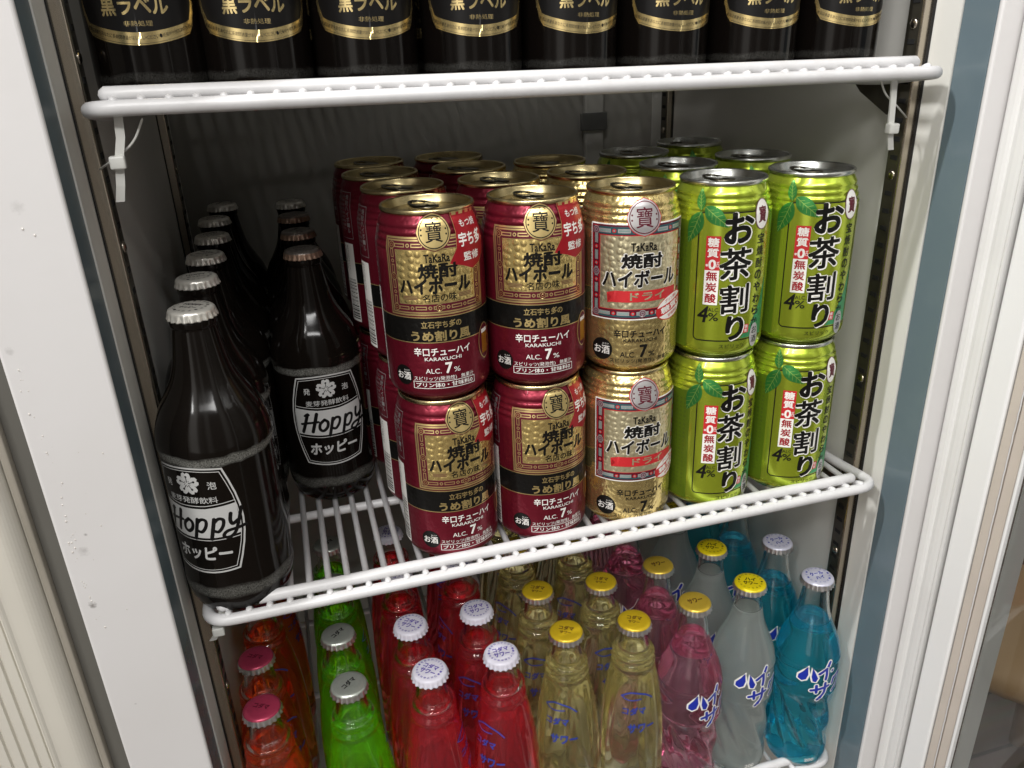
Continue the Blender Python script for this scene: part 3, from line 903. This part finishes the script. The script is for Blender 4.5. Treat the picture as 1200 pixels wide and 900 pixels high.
A.ell(23.5, 46.0, 14.5, 8.4, 'white', 9, 40, R(14)); A.ell(23.5, 46.0, 14.5, 8.4, 'brightred', 9.3, 40, R(14)); A.ell(23.5, 46.0, 13.9, 7.8, 'white', 9.6, 40, R(14))
cs, sn = math.cos(R(14)), math.sin(R(14))
A.poly([(23.5+x*cs-y*sn, 46+x*sn+y*cs) for x, y in ((-14, -3.1), (14, -3.1), (14, 3.1), (-14, 3.1))], 'brightred', 10)
A.text('糖質0', 23.3, 46, 21, 4.7, 'white', 11, .03, 0, R(14)); A.text('プリン体0', 22.2, 51.2, 12, 2.4, 'brightred', 11, .012, 0, R(14)); A.text('甘味料0', 24.8, 40.9, 11, 2.4, 'brightred', 11, .012, 0, R(14))
A.text('辛口チューハイ', -.5, 30.3, 36.5, 5.8, 'black', 1, .028); A.text('KARAKUCHI', -.5, 25.7, 23, 2.4, 'black', 1, .014)
A.text('ALC.', -9.0, 15.8, 10.4, 3.8, 'black', 1, .006); A.text('7', 1.4, 18.2, 5.6, 9.2, 'black', 1, .03); A.text('%', 7.2, 15.8, 4.6, 3.6, 'black', 1, .006)
A.text('スピリッツ(発泡性)', -6, 11.2, 30, 3.5, 'black', 1, .005); A.text('無果汁', 17.5, 11.6, 10, 3.3, 'black', 1, .005)
osake(A, -27, 18.6, 7.6, 1)
PR_gold = A
# ---- green tea can
A = Art()
A.rect(-62, 9.5, -31, 97, 'greenside', 0)
for k in range(5): A.vtext('焼酎お茶割り緑茶使用すっきりやわらか飲みくち', -35-k*3.3, 91, 2.0, 'greenline', 1, 3.4, bold=0)
A.rect(-60, 60, -46, 96, 'black', 1); A.rect(-58.5, 84, -47.5, 94.5, 'white', 2)
A.rect(-57.5, 64, -48.5, 80, 'white', 2)
for k in range(9): A.rect(-56.5, 65.5+k*1.5, -49.5, 66.1+k*1.5, 'black', 3)
A.rect(-25.5, 16.5, 27, 102.5, 'greenin', 0)
A.frame(-26, 16, 27.5, 103, .75, 'black', 1, 3)
pts = [(6, 17), (27, 17), (27, 58), (22, 40), (14, 26)]
A.poly(pts, 'tealgreen', 1.4)
def leafshape(u, v, ln, w, ang):
    P = []
    for k in range(13):
        t = k/12; P.append((t*ln, w*math.sin(math.pi*t**.8)*(1-.15*t)))
    for k in range(11, 0, -1):
        t = k/12; P.append((t*ln, -w*math.sin(math.pi*t**.8)*(1-.15*t)))
    cs, sn = math.cos(ang), math.sin(ang); T = lambda x, y: (u+x*cs-y*sn, v+x*sn+y*cs)
    A.poly([T(*p) for p in P], 'leaf', 3); A.stroke([T(.02*ln, 0), T(.5*ln, .2), T(.97*ln, 0)], .35, 'leafdark', 4)
    for k in range(1, 6):
        t = k/6.5
        for s in (-1, 1): A.stroke([T(t*ln, 0), T((t+.12)*ln, s*w*.62*math.sin(math.pi*t**.8))], .22, 'leafdark', 4)
leafshape(-23, 106.5, 21, 5.4, R(-38)); leafshape(-25, 103.5, 23, 5.6, R(-112)); leafshape(-25.5, 104, 14, 3.4, R(98)); A.stroke([(-25.5, 104), (-24, 107), (-24.5, 112)], .5, 'leaf', 4)
for ch, v, h, w in (('お', 93.2, 20.5, 20), ('茶', 69.6, 22, 22.5), ('割', 45.6, 20.5, 20.5), ('り', 25.2, 17.5, 13)):
    u = {'お': .2, '茶': -.6, '割': .2, 'り': 1.8}[ch]
    A.text(ch, u+.5, v-.3, w*1.05, h*1.05, 'white', 5, .05, .04, R(3)); A.text(ch, u, v, w, h, 'black', 6, .034 if ch in 'おり' else .024, .04, R(3))
A.rect(-20.6, 65.3, -11.2, 88.0, 'brightred', 5); A.rect(-20.6, 41.6, -11.2, 65.3, 'white', 5)
for ch, v in (('糖', 84.0), ('質', 77.0)): A.text(ch, -15.9, v, 7.4, 6.2, 'white', 6, .03)
A.text('0', -15.9, 69.3, 5.0, 6.8, 'white', 6, .03); A.vtext('ゼロ', -12.4, 71.5, 1.9, 'white', 6); A.text('※', -19.3, 68.6, 1.8, 1.8, 'white', 6)
for ch, v in (('無', 61.4), ('炭', 53.8), ('酸', 46.2)): A.text(ch, -15.9, v, 7.4, 6.6, 'flagred', 6, .03)
A.text('4', -20.0, 34.8, 7.2, 11.6, 'black', 5, .014, .15); A.text('ALC.', -13.2, 38.2, 7.4, 2.6, 'black', 5, .004); A.text('%', -13.2, 33.2, 6.6, 5.6, 'black', 5, .008)
A.rect(8.6, 20.6, 12.6, 26.6, 'brightred', 5); A.vtext('焼酎', 10.6, 26.4, 2.6, 'white', 6)
A.text('スピリッツ', 1.0, 12.0, 18.5, 3.0, 'black', 1, .005)
A.ell(17.4, 100.4, 6.6, 10.0, 'purple', 6); A.ell(17.4, 100.4, 6.0, 9.4, 'white', 7); A.text('寶', 17.4, 100.4, 7.2, 11.0, 'maroon', 8, .028)
A.vtext('宝焼酎のやわらか', 17.8, 88.2, 7.0, 'black', 5, 8.2, .018)
A.ell(18.4, 17.6, 4.2, 8.6, 'silverprint', 6); A.vtext('お酒', 18.4, 24, 5.4, 'black', 7, 6.6)
PR_green = A

KIND = {'red': ('maroon', 'red', 'goldlid', PR_red), 'gold': ('gold', 'goldcan', 'goldlid', PR_gold), 'green': ('green', 'green', 'silver', PR_green)}
PROTO = {}


def make_can(kind):
    word, body, lid, art = KIND[kind]
    root = empty('drink_can')
    b, l, t = can_meshes(kind, body, lid)
    bo = link('can_body', b, root)
    art.build('printed_label', CRART, 33.05, bo, 1.5, 1.4, 98, .10, .05)
    lo = link('lid', l, root); link('pull_tab', t, lo)
    return root


WORDR = {1: 'front', 2: 'second', 3: 'third', 4: 'rearmost'}
CANX = {'A': ('red', 'left maroon'), 'B': ('red', 'right maroon'), 'C': ('gold', 'gold'), 'D': ('green', 'left green'), 'E': ('green', 'right green')}
CANS = {'A': [(0, 0, -5, 10), (-.0035, .072, 16, 18), (-.0100, .1385, 24, 22), (-.0100, .2055, 8, 4)],
        'B': [(.0668, -.0009, -9, 6), (.0635, .0668, 0, 0), (.0580, .1335, 30, 12), (.0565, .2005, 60, -20)],
        'C': [(.1336, -.0012, -8, -1), (.1290, .0655, 12, 30), (.1236, .1325, 80, 10)],
        'D': [(.2008, -.0010, -9, 1), (.2020, .0662, 2, 10), (.2010, .1430, -20, 40)],
        'E': [(.2690, -.0004, -10, -5), (.2715, .0775, 14, 0), (.2700, .1780, 25, 10)]}
for colm, rows in CANS.items():
    kind, cname = CANX[colm]; word = KIND[kind][0]
    last = len(rows)
    for i, (x, y, a_up, a_lo) in enumerate(rows):
        rw = 'rearmost' if i == last-1 else WORDR[i+1]
        for lev, z, az in (('lower', .0002, a_lo), ('upper', .1207, a_up)):
            if kind not in PROTO: PROTO[kind] = o = make_can(kind)
            else: o = copy_tree(PROTO[kind])
            o.location = (x, y, z); o.rotation_euler = (0, 0, R(az))
            desc = {'red': 'drink can', 'gold': 'drink can', 'green': 'tea can'}[kind]
            tag(o, f'{cname} column, {rw} stack: the {lev} {desc}', 'can',
                {'red': 'maroon cans stacked on the middle shelf', 'gold': 'gold cans stacked on the middle shelf', 'green': 'green cans stacked on the middle shelf'}[kind])

# ================================================================== crown caps
def cap_geo(body, h=.0062):
    """crown cap: domed disc, rolled shoulder, fluted skirt; z = 0 at the skirt's lower edge"""
    prof = [(0, 6.2), (5, 6.2), (9.5, 6.1), (11.6, 5.75), (12.7, 5.1), (13.2, 4.2), (13.35, 3.2), (13.6, 1.8), (13.95, .6), (14.05, 0), (13.4, .1), (12.9, 2)]
    def fl(r_, z, a):
        k = max(0, min(1, (.0046-z)/.0046)); return r_+(.00062*math.cos(21*a)-.0001)*k if r_ > .0125 else r_
    bm = bmesh.new(); lathe(bm, mm(prof), 126, mi=[0]*5+[1]*6, rfun=fl)
    return mesh('cap', bm, [CAPM[body], CAPM.get(body+'_skirt', CAPM['skirt']) if body not in ('hoppy', 'red') else CAPM[body]])


def cap_art(lines, m, ringtext=None, m2=None):
    A = Art()
    for (t, v, w, h) in lines: A.text(t, 0, v, w, h, m, 0, .05)
    if ringtext:
        n = len(ringtext)
        for k, ch in enumerate(ringtext):
            t = 2*math.pi*k/n
            A.text(ch, 9.3*math.sin(t), 9.3*math.cos(t), 1.8, 1.8, m2 or m, 0, .012, 0, -t)
    return A


# ================================================================== black stout bottles with white print (middle shelf)
HOP = smoothprof([(12.0, 195), (13.2, 191), (13.2, 187), (12.6, 185.5), (13.2, 181), (14.6, 172), (16.4, 163), (19, 155), (23.5, 146.5), (28.4, 138), (31.9, 129), (33.8, 121), (34.3, 116)], 4)
HOP += [(34.3, 113.5), (33.7, 112), (33.6, 110), (33.6, 80), (33.6, 40), (33.6, 28), (34.1, 25), (34.2, 20), (33.6, 15), (32.2, 9), (30.2, 4), (27.5, 1), (24.5, 0), (21, 1.5), (12, 4.5), (0, 5.5)]
HR = interp([(33.6, 10), (33.6, 112), (34.3, 115)])
A = Art()
def barrel(hw, cx, v0, v1, bul):
    P = []
    for k in range(9):
        t = k/8; P.append((cx-hw+.0-bul*math.sin(math.pi*t)+0, v1-(v1-v0)*t))
    for k in range(9):
        t = k/8; P.append((cx-hw+2*hw*t, v0-2.4*math.sin(math.pi*t)))
    for k in range(9):
        t = k/8; P.append((cx+hw+bul*math.sin(math.pi*t), v0+(v1-v0)*t))
    for k in range(9):
        t = k/8; P.append((cx+hw-2*hw*t, v1+1.4*math.sin(math.pi*t)))
    o = []
    for p in P:
        if not o or math.hypot(p[0]-o[-1][0], p[1]-o[-1][1]) > .2: o.append(p)
    return o
A.loop(barrel(21.5, 0, 38, 107.5, 7.2), 1.1, 'hoppyink', 0); A.loop(barrel(19.9, 0, 39.8, 105.7, 7.0), .45, 'hoppyink', 0)
def hwid(v): return 19.9+7.0*math.sin(math.pi*(v-39.8)/65.9)
band = [(-hwid(82.5), 83.5), (-8, 81.6), (8, 81.6), (hwid(82.5), 83.5), (hwid(63), 62.5), (8, 61.0), (-8, 61.0), (-hwid(63), 62.5)]
A.poly(band, 'hoppyink', 1)
A.loop([(-hwid(84.5), 85.3), (-8, 83.4), (8, 83.4), (hwid(84.5), 85.3)], .5, 'hoppyink', 1, False)
A.loop([(-hwid(61), 60.6), (-8, 59.2), (8, 59.2), (hwid(61), 60.6)], .5, 'hoppyink', 1, False)
BV = 98.6
for k in range(5):          # cherry blossom
    a = R(90+72*k); P = []
    for (x, y) in ((0, 1.2), (2.2, 2.6), (3.5, 5.2), (2.9, 7.6), (1.2, 8.4), (0, 7.3), (-1.2, 8.4), (-2.9, 7.6), (-3.5, 5.2), (-2.2, 2.6)):
        P.append((.9*(x*math.cos(a-R(90))-y*math.sin(a-R(90))), BV+.9*(x*math.sin(a-R(90))+y*math.cos(a-R(90)))))
    A.poly(P, 'hoppyink', 1)
    A.stroke([(1.0*math.cos(a), BV+1.0*math.sin(a)), (4.4*math.cos(a), BV+4.4*math.sin(a))], .5, 'labelblack', 2); A.ell(4.6*math.cos(a), BV+4.6*math.sin(a), .75, .75, 'labelblack', 2, 10)
A.ell(0, BV, 1.6, 1.6, 'hoppyink', 1.5, 16)
A.text('発', -14.5, 97.3, 5, 5.2, 'hoppyink', 1, .012); A.text('泡', 14.5, 97.3, 5.2, 5.2, 'hoppyink', 1, .012)
A.text('麦芽発酵飲料', 0, 87.5, 33, 4.4, 'hoppyink', 1, .006)
K = 'labelblack'            # hand-lettered word in slanted brush script
def sk(pts, w=2.3): A.stroke([(x+.22*(y-70), y) for x, y in pts], w, K, 2.2)
sk([(-18.5, 78.5), (-19.5, 70), (-20.5, 64.2)], 2.6); sk([(-11.6, 79), (-12.2, 71), (-12.8, 64.4)], 2.6); sk([(-22.3, 70.6), (-17, 71.6), (-9.5, 72.4)], 1.9); sk([(-20.6, 77.4), (-18.5, 79.2), (-17.3, 78.4)], 1.6)
sk([(-5.2, 73.8), (-8.0, 70.5), (-7.6, 66.3), (-4.8, 64.8), (-2.3, 67.5), (-2.5, 71.5), (-5.2, 73.8)])
for q in (0, 10.2):
    sk([(.9+q, 74.2), (.7+q, 68), (.4+q, 60.4)], 2.4); sk([(.9+q, 71.5), (3.2+q, 74.2), (6.2+q, 73.2), (6.4+q, 69), (4.2+q, 65.4), (.9+q, 66.4)], 2.1)
sk([(20.4, 76.8), (20.6, 72), (22.3, 69.6), (25.0, 71.4)], 2.3); sk([(26.4, 79.4), (25.6, 71), (24.2, 63.6), (20.8, 60.6), (17.6, 62.2), (19.6, 65.2), (26.5, 66.2), (30.2, 67.0)], 2.1)
A.text('ホッピー', .5, 49.6, 37, 10.4, 'hoppyink', 1, .035, .12)
HOPART = A
proto = None
HOPS = [('L', [(-.1432, -.0083, -31), (-.1448, .0606, 5), (-.1432, .1248, -40), (-.1420, .1920, 20), (-.1440, .2640, 0), (-.1405, .3350, 60)]),
        ('R', [(-.0752, .1090, 4), (-.0757, .1769, 50), (-.0767, .2480, -30), (-.0772, .3170, 10)])]
for cn, rows in HOPS:
    for i, (x, y, az) in enumerate(rows):
        if proto is None:
            proto = o = empty('stout_bottle')
            bm = bmesh.new(); lathe(bm, mm(HOP), 96); g = link('glass_body', mesh('glass_body', bm, M['hoppyglass']), o)
            HOPART.build('printed_label', HR, 33.6, g, 1.6, None, 0, .06, .04)
            c = link('cap', cap_geo('hoppy'), o, (0, 0, .1908)); CA = cap_art([('HOPPY', 2.6, 12, 3.2), ('ホッピー', -2.6, 11, 3.2)], 'labelblack', '麦芽発酵飲料・ホッピービバレッジ・')
            CA.build('cap_print', None, 1, c, flat=True, off=.03, z=.0062)
            copper = cap_geo('copper')
        else: o = copy_tree(proto)
        o.location = (x-(.0018 if cn == 'L' and i == 0 else 0), y, .0002); o.rotation_euler = (0, R(.75) if cn == 'L' and i == 0 else 0, R(az))
        if cn == 'R' and i < 3:
            for ch in o.children:
                if ch.name.startswith('cap'): ch.data = copper; ch['label'] = 'copper coloured crown cap'
        side = 'left column against the fridge wall' if cn == 'L' else 'short column beside the maroon cans'
        n = ['front', 'second', 'third', 'fourth', 'fifth', 'sixth'][i]
        tag(o, f'black bottle with white print, {n} in the {side}', 'bottle', 'black bottles on the middle shelf')

# ================================================================== dark beer bottles (top shelf)
BEER = [(0, 4), (14, 3), (22, 1.2), (25, 0), (27, 1.2), (28.2, 4), (28.7, 8), (28.8, 12), (28.8, 60), (28.8, 120), (28.6, 135), (27, 146), (23, 158), (18, 170), (14.8, 185), (13.2, 205), (12.9, 218), (13.4, 220), (13.4, 226), (12.4, 228), (12, 230)]
A = Art()
def lab(hw, v0, dip, v1, rad):
    P = []
    for k in range(25):
        t = -1+2*k/24; P.append((t*hw, v0+(dip+0)*(abs(t)**1.8)+(rad*max(0, abs(t)-.86)/.14)**1.6*.35))
    P += [(hw, v1), (-hw, v1)]
    return P
A.poly(lab(31.5, 27.5, 7.0, 120, 9), 'goldband', 0)
A.poly(lab(30.9, 28.1, 7.0, 119.4, 9), 'labelblack', .6)
# foil band following the dipped lower edge
L_, U_ = [], []
for k in range(33):
    t = -1+2*k/32; y = 27.9+7*abs(t)**1.8+(9*max(0, abs(t)-.86)/.14)**1.6*.35; L_.append((t*31, y+.4)); U_.append((t*31, y+5.6))
A.add(L_+U_, [(k, k+1, 34+k, 33+k) for k in range(32)], 'goldband', 1)
for side in (-1, 1):
    A.loop([(side*30.4, 42), (side*30.4, 118)], 1.2, 'goldband', 1, False)
msg = '飲酒は適量をあなたに長期間適量がおいしいください・妊娠中や授乳期の飲酒は'
n = len(msg)
for k, ch in enumerate(msg):
    t = -.90+1.8*k/(n-1); y = 27.9+7*abs(t)**1.8+3.0; A.text(ch, t*31, y, 1.45, 1.9, 'black', 2, 0, 0, math.atan(10.5/31*abs(t)**.8*(1 if t > 0 else -1)))
A.text('非熱処理', .8, 37.6, 13.5, 2.6, 'goldband', 2, .004)
A.text('黒ラベル', 0, 45.8, 32.5, 9.4, 'goldband', 2, .03)
A.text('サッポロ生ビール', 0, 54.6, 32, 5.6, 'goldband', 2, .02)
BEERART = A
proto = None
ords = ['leftmost', 'second', 'third', 'fourth', 'fifth', 'sixth', 'seventh', 'rightmost']
for row in (0, 1):
    for i, (x, az) in enumerate(((-.1402, -2), (-.0852, 3), (-.0243, 0), (.0382, -3), (.0995, 3), (.1622, 0), (.2252, -4), (.2885, 1))):
        if row and i == 7: continue
        if proto is None:
            proto = o = empty('beer_bottle')
            bm = bmesh.new(); lathe(bm, [(a*1.04/1000, b/1000) for a, b in BEER], 72)
            for k in range(60):     # knurled dots round the heel
                a = 2*math.pi*k/60
                bmesh.ops.create_uvsphere(bm, u_segments=6, v_segments=4, radius=.0007, matrix=Matrix.Translation((.0290*math.sin(a), -.0290*math.cos(a), .0034)))
            g = link('glass_body', mesh('glass_body', bm, M['beerglass']), o)
            BEERART.build('printed_label', interp([(29.95, 0), (29.95, 120)]), 29.4, g, 1.6, None, 0, .05, .04)
            c = link('cap', cap_geo('cream'), o, (0, 0, .2255))
        else: o = copy_tree(proto)
        o.location = (x+(.0308 if row else 0), (.0225+.0560*row)+.0012*((i*37) % 3-1) , .3045-(x-.08)*.01152-.00035*row); o.rotation_euler = (0, R(.66), R(az+(i*53 % 70-35)*row))
        rank = 'front row on the top shelf' if row == 0 else 'second row on the top shelf'
        if row and i == 6: lb = f'black-label beer bottle, rightmost of the {rank}'
        elif i in (0, 7): lb = f'black-label beer bottle, {ords[i]} of the {rank}'
        else: lb = f'black-label beer bottle, {ords[i]} from the left, {rank}'
        tag(o, lb, 'bottle', 'dark beer bottles on the top shelf')


# ================================================================== coloured sour bottles (lowest shelf)
def catmull_r(pts):
    return smoothprof(pts, 4)


KOD_OUT = [(10.9, 186.5), (12.6, 185.6), (13.0, 183.5), (12.4, 181.4), (11.0, 180), (10.9, 176), (11.6, 170), (12.6, 165), (13.3, 163.2), (16.0, 162), (17.1, 159.6), (16.2, 157.4), (15.2, 156), (16.6, 154.4), (17.9, 151.8), (17.3, 149.2), (17.6, 146.5), (19.4, 140), (21.6, 129), (23.6, 116), (25.2, 102), (26.3, 86), (26.9, 68), (27.1, 45), (27.1, 20), (26.8, 10), (25.5, 4), (23, .8), (20, 0), (12, 2.5), (0, 3.5)]
HI_OUT = [(10.9, 186.5), (12.6, 185.6), (13.0, 183.5), (12.4, 181.4), (11.0, 180), (11.0, 175), (11.9, 167), (13.6, 157), (16.2, 148), (19.6, 139.5), (23.2, 131), (25.9, 122), (26.9, 116.5), (27.35, 115), (26.95, 113.4), (27.0, 108), (27.2, 100), (27.2, 90), (27.0, 84.5), (27.5, 83), (27.0, 81.5), (26.6, 74), (26.4, 60), (26.3, 40), (26.3, 22), (26.6, 17), (26.8, 12), (26.0, 5), (23.5, .8), (20, 0), (12, 2.5), (0, 3.5)]


def sour_meshes(kind, colour):
    out = KOD_OUT if kind == 'kodama' else HI_OUT
    lvl = {'cream': 165, 'green': 159.5, 'red': 158.5, 'orange': 159, 'cloudy': 165, 'pink': 157, 'blue': 148}[colour]
    prof = smoothprof(out, 3); Rf = interp([(r_, v) for r_, v in prof])
    flute = None
    if kind != 'kodama':
        def flute(r_, z, a):
            v = z*1000
            if 17 < v < 82 and r_ > .02:
                e_ = min(1, (v-17)/8, (82-v)/8); t = .5+.5*math.sin(9*(a+(v-17)/65*1.25)); return r_-.0022*e_*(1-t**1.6)
            return r_
    if kind == 'kodama':
        def flute(r_, z, a):
            v = z*1000
            if v < 145 and r_ > .015: return r_-.00045*min(1, (145-v)/20)*(.5+.5*math.cos(12*a))
            return r_
    # glass: outside down from the lip is reversed so it closes over the air space in the neck
    air = []; v = 184.0; wall = 2.1
    while v > lvl+.01:
        air.append((min(Rf(v)-wall, 9.6 if v > 170 else 99), v)); v -= 2.0
    air += [(Rf(lvl)-wall, lvl+.5), (Rf(lvl)-wall-.5, lvl+.05), (Rf(lvl)-wall-1.6, lvl-.25), (0, lvl-.35)]
    P = [(0, 3.5)]+[p for p in reversed(prof)][1:]+[(10.0, 186.8), (9.4, 185.8)]+air
    if kind != 'kodama':
        # denser rings through the fluted part
        Q = []
        for a, b in zip(P, P[1:]):
            Q.append(a)
            if 15 < a[1] < 85 and b[1] > a[1] and a[0] > 20:
                n_ = max(1, int((b[1]-a[1])/2.2))
                for k in range(1, n_): Q.append((a[0]+(b[0]-a[0])*k/n_, a[1]+(b[1]-a[1])*k/n_))
        P = Q+[P[-1]]
    bm = bmesh.new(); lathe(bm, mm(P), 108 if kind != 'kodama' else 84, rfun=flute)
    g = mesh('glass_body', bm, M['glass'])
    L = [(0, 5.5)]; vv = [6.5, 9, 14]+list(range(20, int(lvl), 6))+[lvl-1.0]
    for q in vv: L.append((max(.5, Rf(q)-1.6), q))
    L += [(Rf(lvl)-2.9, lvl-.55), (Rf(lvl)-4.2, lvl-.75), (0, lvl-.8)]
    LQ = []
    for a, b in zip(L, L[1:]):
        n_ = 3 if (kind != 'kodama' and 12 < a[1] < 88) else 1
        for k in range(n_): LQ.append((a[0]+(b[0]-a[0])*k/n_, a[1]+(b[1]-a[1])*k/n_))
    LQ.append(L[-1])
    bm = bmesh.new(); lathe(bm, mm(LQ), 108, rfun=flute)
    lq = mesh('drink', bm, LIQ[colour])
    return g, lq, Rf


def kodama_art():
    A = Art()
    A.text('コダマ', -1.0, 118, 22, 7.0, 'kodamablue', 0, .04, .12, R(3)); A.text('サワー', 5.5, 102.5, 24, 8.6, 'kodamablue', 0, .04, .12, R(3))
    A.stroke([(18, 127), (10, 132), (-4, 134), (-14, 130)], 1.3, 'kodamablue', 0); A.stroke([(-14, 130), (-6, 127.5), (6, 128.6)], 1.0, 'kodamablue', 0.5)
    return A


def hi_art(mark):
    A = Art()
    def both(fn):
        fn('white', 0, 2.6); fn('bluep', 2, 0)
    def drop(pts, m, L, g):
        cx = sum(p[0] for p in pts)/len(pts); cy = sum(p[1] for p in pts)/len(pts); o = []
        n = len(pts)
        for i in range(n):
            a, b = pts[i-1], pts[(i+1) % n]; tx, ty = b[0]-a[0], b[1]-a[1]; l = math.hypot(tx, ty)
            nx, ny = ty/l, -tx/l
            if (pts[i][0]-cx)*nx+(pts[i][1]-cy)*ny < 0: nx, ny = -nx, -ny
            o.append((pts[i][0]+nx*g*.45, pts[i][1]+ny*g*.45))
        A.poly(o, m, L)
    ha1 = [(-7.0, 110), (-9.5, 105.5), (-12.6, 101.6), (-12.8, 98.6), (-10.2, 97.2), (-7.4, 98.8), (-6.2, 103)]
    ha2 = [(-3.6, 109.2), (-1.6, 105), (.6, 100.2), (-.6, 97.2), (-2.8, 97.6), (-3.9, 101.5)]
    for L, m, g in ((0, 'white', 2.7), (2, 'bluep', 0)):
        drop(ha1, m, L, g); drop(ha2, m, L+.2, g)
        for pts, w in (([(8.8, 112.5), (5.8, 107.5), (1.4, 104)], 2.1), ([(6.4, 107.5), (6.8, 102.5), (6.4, 98.6)], 2.1)): A.stroke(pts, w+g*.62, m, L+.3)
        A.ell(11.5, 104.6, 1.1+g*.32, 1.1+g*.32, m, L+.3, 14)
        for pts, w in (([(-3.2, 89.6), (3, 90.8), (9.4, 92.2)], 2.1), ([(.2, 93.8), (.6, 87.6)], 2.0), ([(6.6, 95.2), (6.2, 86.6), (2.0, 81.2)], 2.1)): A.stroke(pts, w+g*.62, m, L+.5)
        for pts, w in (([(13.6, 97.4), (12.8, 92.8)], 2.0), ([(13.6, 96.8), (20.6, 98.4), (19.4, 91), (14.2, 85.6)], 2.1), ([(24, 94.4), (33, 96.6)], 2.2)): A.stroke(pts, w+g*.62, m, L+.6)
    for i, (vs, fs, m, layer) in enumerate(A.items):
        A.items[i] = ([(1.22*(x-1)+1.5, 1.2*(y-96)+99.5) for x, y in vs], fs, m, layer)
    return A


SOUR = [  # column, kind, colour, [(x, y)], print azimuth
    ('orange', 'kodama', 'orange', [(-0.15, -0.0177), (-0.1545, 0.036), (-0.153, 0.1035), (-0.152, 0.172)], 25, 'orange soda bottle with magenta cap'),
    ('green', 'kodama', 'green', [(-0.0885, -0.0151), (-0.0915, 0.0424), (-0.0905, 0.1105), (-0.09, 0.172)], 110, 'bright green soda bottle with silver cap'),
    ('red', 'kodama', 'red', [(-0.0292, -0.0202), (-0.0345, 0.0348), (-0.0348, 0.1035), (-0.033, 0.172)], 70, 'red soda bottle with white cap'),
    ('redb', 'kodama', 'red', [(0.0262, -0.0199), (0.0205, 0.0352), (0.0205, 0.1035), (0.0225, 0.172)], -55, 'red soda bottle with white cap'),
    ('creama', 'kodama', 'cream', [(0.0815, -0.0125), (0.0757, 0.0429), (0.0765, 0.1115), (0.0785, 0.172)], -38, 'pale yellow soda bottle with yellow cap'),
    ('creamb', 'kodama', 'cream', [(0.137, -0.0185), (0.131, 0.0365), (0.132, 0.105), (0.134, 0.172)], -18, 'pale yellow soda bottle with yellow cap'),
    ('pink', 'hi', 'pink', [(0.1932, -0.0138), (0.187, 0.0412), (0.1875, 0.1095), (0.189, 0.172)], 3, 'pink soda bottle with gold cap'),
    ('cloudy', 'hi', 'cloudy', [(0.249, -0.0065), (0.244, 0.049), (0.243, 0.1175), (0.244, 0.172)], -10, 'cloudy white soda bottle with bright yellow cap'),
    ('blue', 'hi', 'blue', [(0.3068, -0.018), (0.304, 0.037), (0.303, 0.105), (0.303, 0.172)], -17, 'blue soda bottle with pale lilac cap'),
]
CAPTXT = {'orange': ([('コダマ', 0, 12, 5)], 'maroon', None), 'green': ([('コダマ', 0, 12, 5)], 'black', None),
          'red': ([('コダマ', 2.6, 12.5, 5), ('サワー', -2.8, 12.5, 5.2)], 'lilac', 'コダマサワー・コダマ飲料株式会社・炭酸飲料'), 'cream': ([('コダマ', 1.5, 12, 5), ('サワー', -3.5, 9, 3.4)], 'brownp', None),
          'pink': ([('サワー', 0, 13, 6)], 'brownp', None), 'cloudy': ([('ハイ', 2.6, 9, 4.6), ('サワー', -2.6, 12, 4.8)], 'black', 'ハイサワーわるならハイサワー割り用'),
          'blue': ([('クール', 2.6, 12, 4.8), ('ハイ', -3, 8, 4.4)], 'bluep', 'ハイサワークールハイサワークール')}
P_ = {}
for cn, kind, colour, pos, az, lbl in SOUR:
    for i, (x, y) in enumerate(pos[:4]):
        if colour not in P_:
            o = empty('soda_bottle'); g, lq, Rf = sour_meshes(kind, colour)
            gb = link('glass_body', g, o); link('drink', lq, o)
            (kodama_art() if kind == 'kodama' else hi_art(colour)).build('printed_mark', Rf, 26.5, gb, 1.6, 2.0, 0, .12, .05)
            if kind == 'hi':
                VA = Art(); VA.text('200', 4, 12.0, 9, 3.6, 'white', 0, .02); VA.build('volume_mark', Rf, 26.5, gb, 1.6, 2.0, 0, .12, .05)
            c = link('cap', cap_geo(colour), o, (0, 0, .1825)); t, m, rg = CAPTXT[colour]
            cap_art(t, m, rg).build('cap_print', None, 1, c, flat=True, off=.03, z=.0062)
            P_[colour] = o
        else: o = copy_tree(P_[colour])
        o.location = (x, y, -.2948); o.scale = (1, 1, 1.05); o.rotation_euler = (0, 0, R(az+(0, 14, -22, 40)[i]))
        for ch in o.children:
            if ch.name.startswith('cap'): ch.rotation_euler = (0, 0, R((i*97+len(cn)*41) % 110-55-az))
        n = ['front', 'second', 'third', 'fourth'][i]
        colname = {'red': 'left red column', 'redb': 'right red column', 'creama': 'left pale yellow column', 'creamb': 'right pale yellow column'}.get(cn, 'its column')
        tag(o, f'{lbl}, {n} in {"" if colname == "its column" else "the "}{colname}', 'bottle', f'{ {"cream": "pale yellow", "cloudy": "cloudy white"}.get(colour, colour)} soda bottles on the lowest shelf')
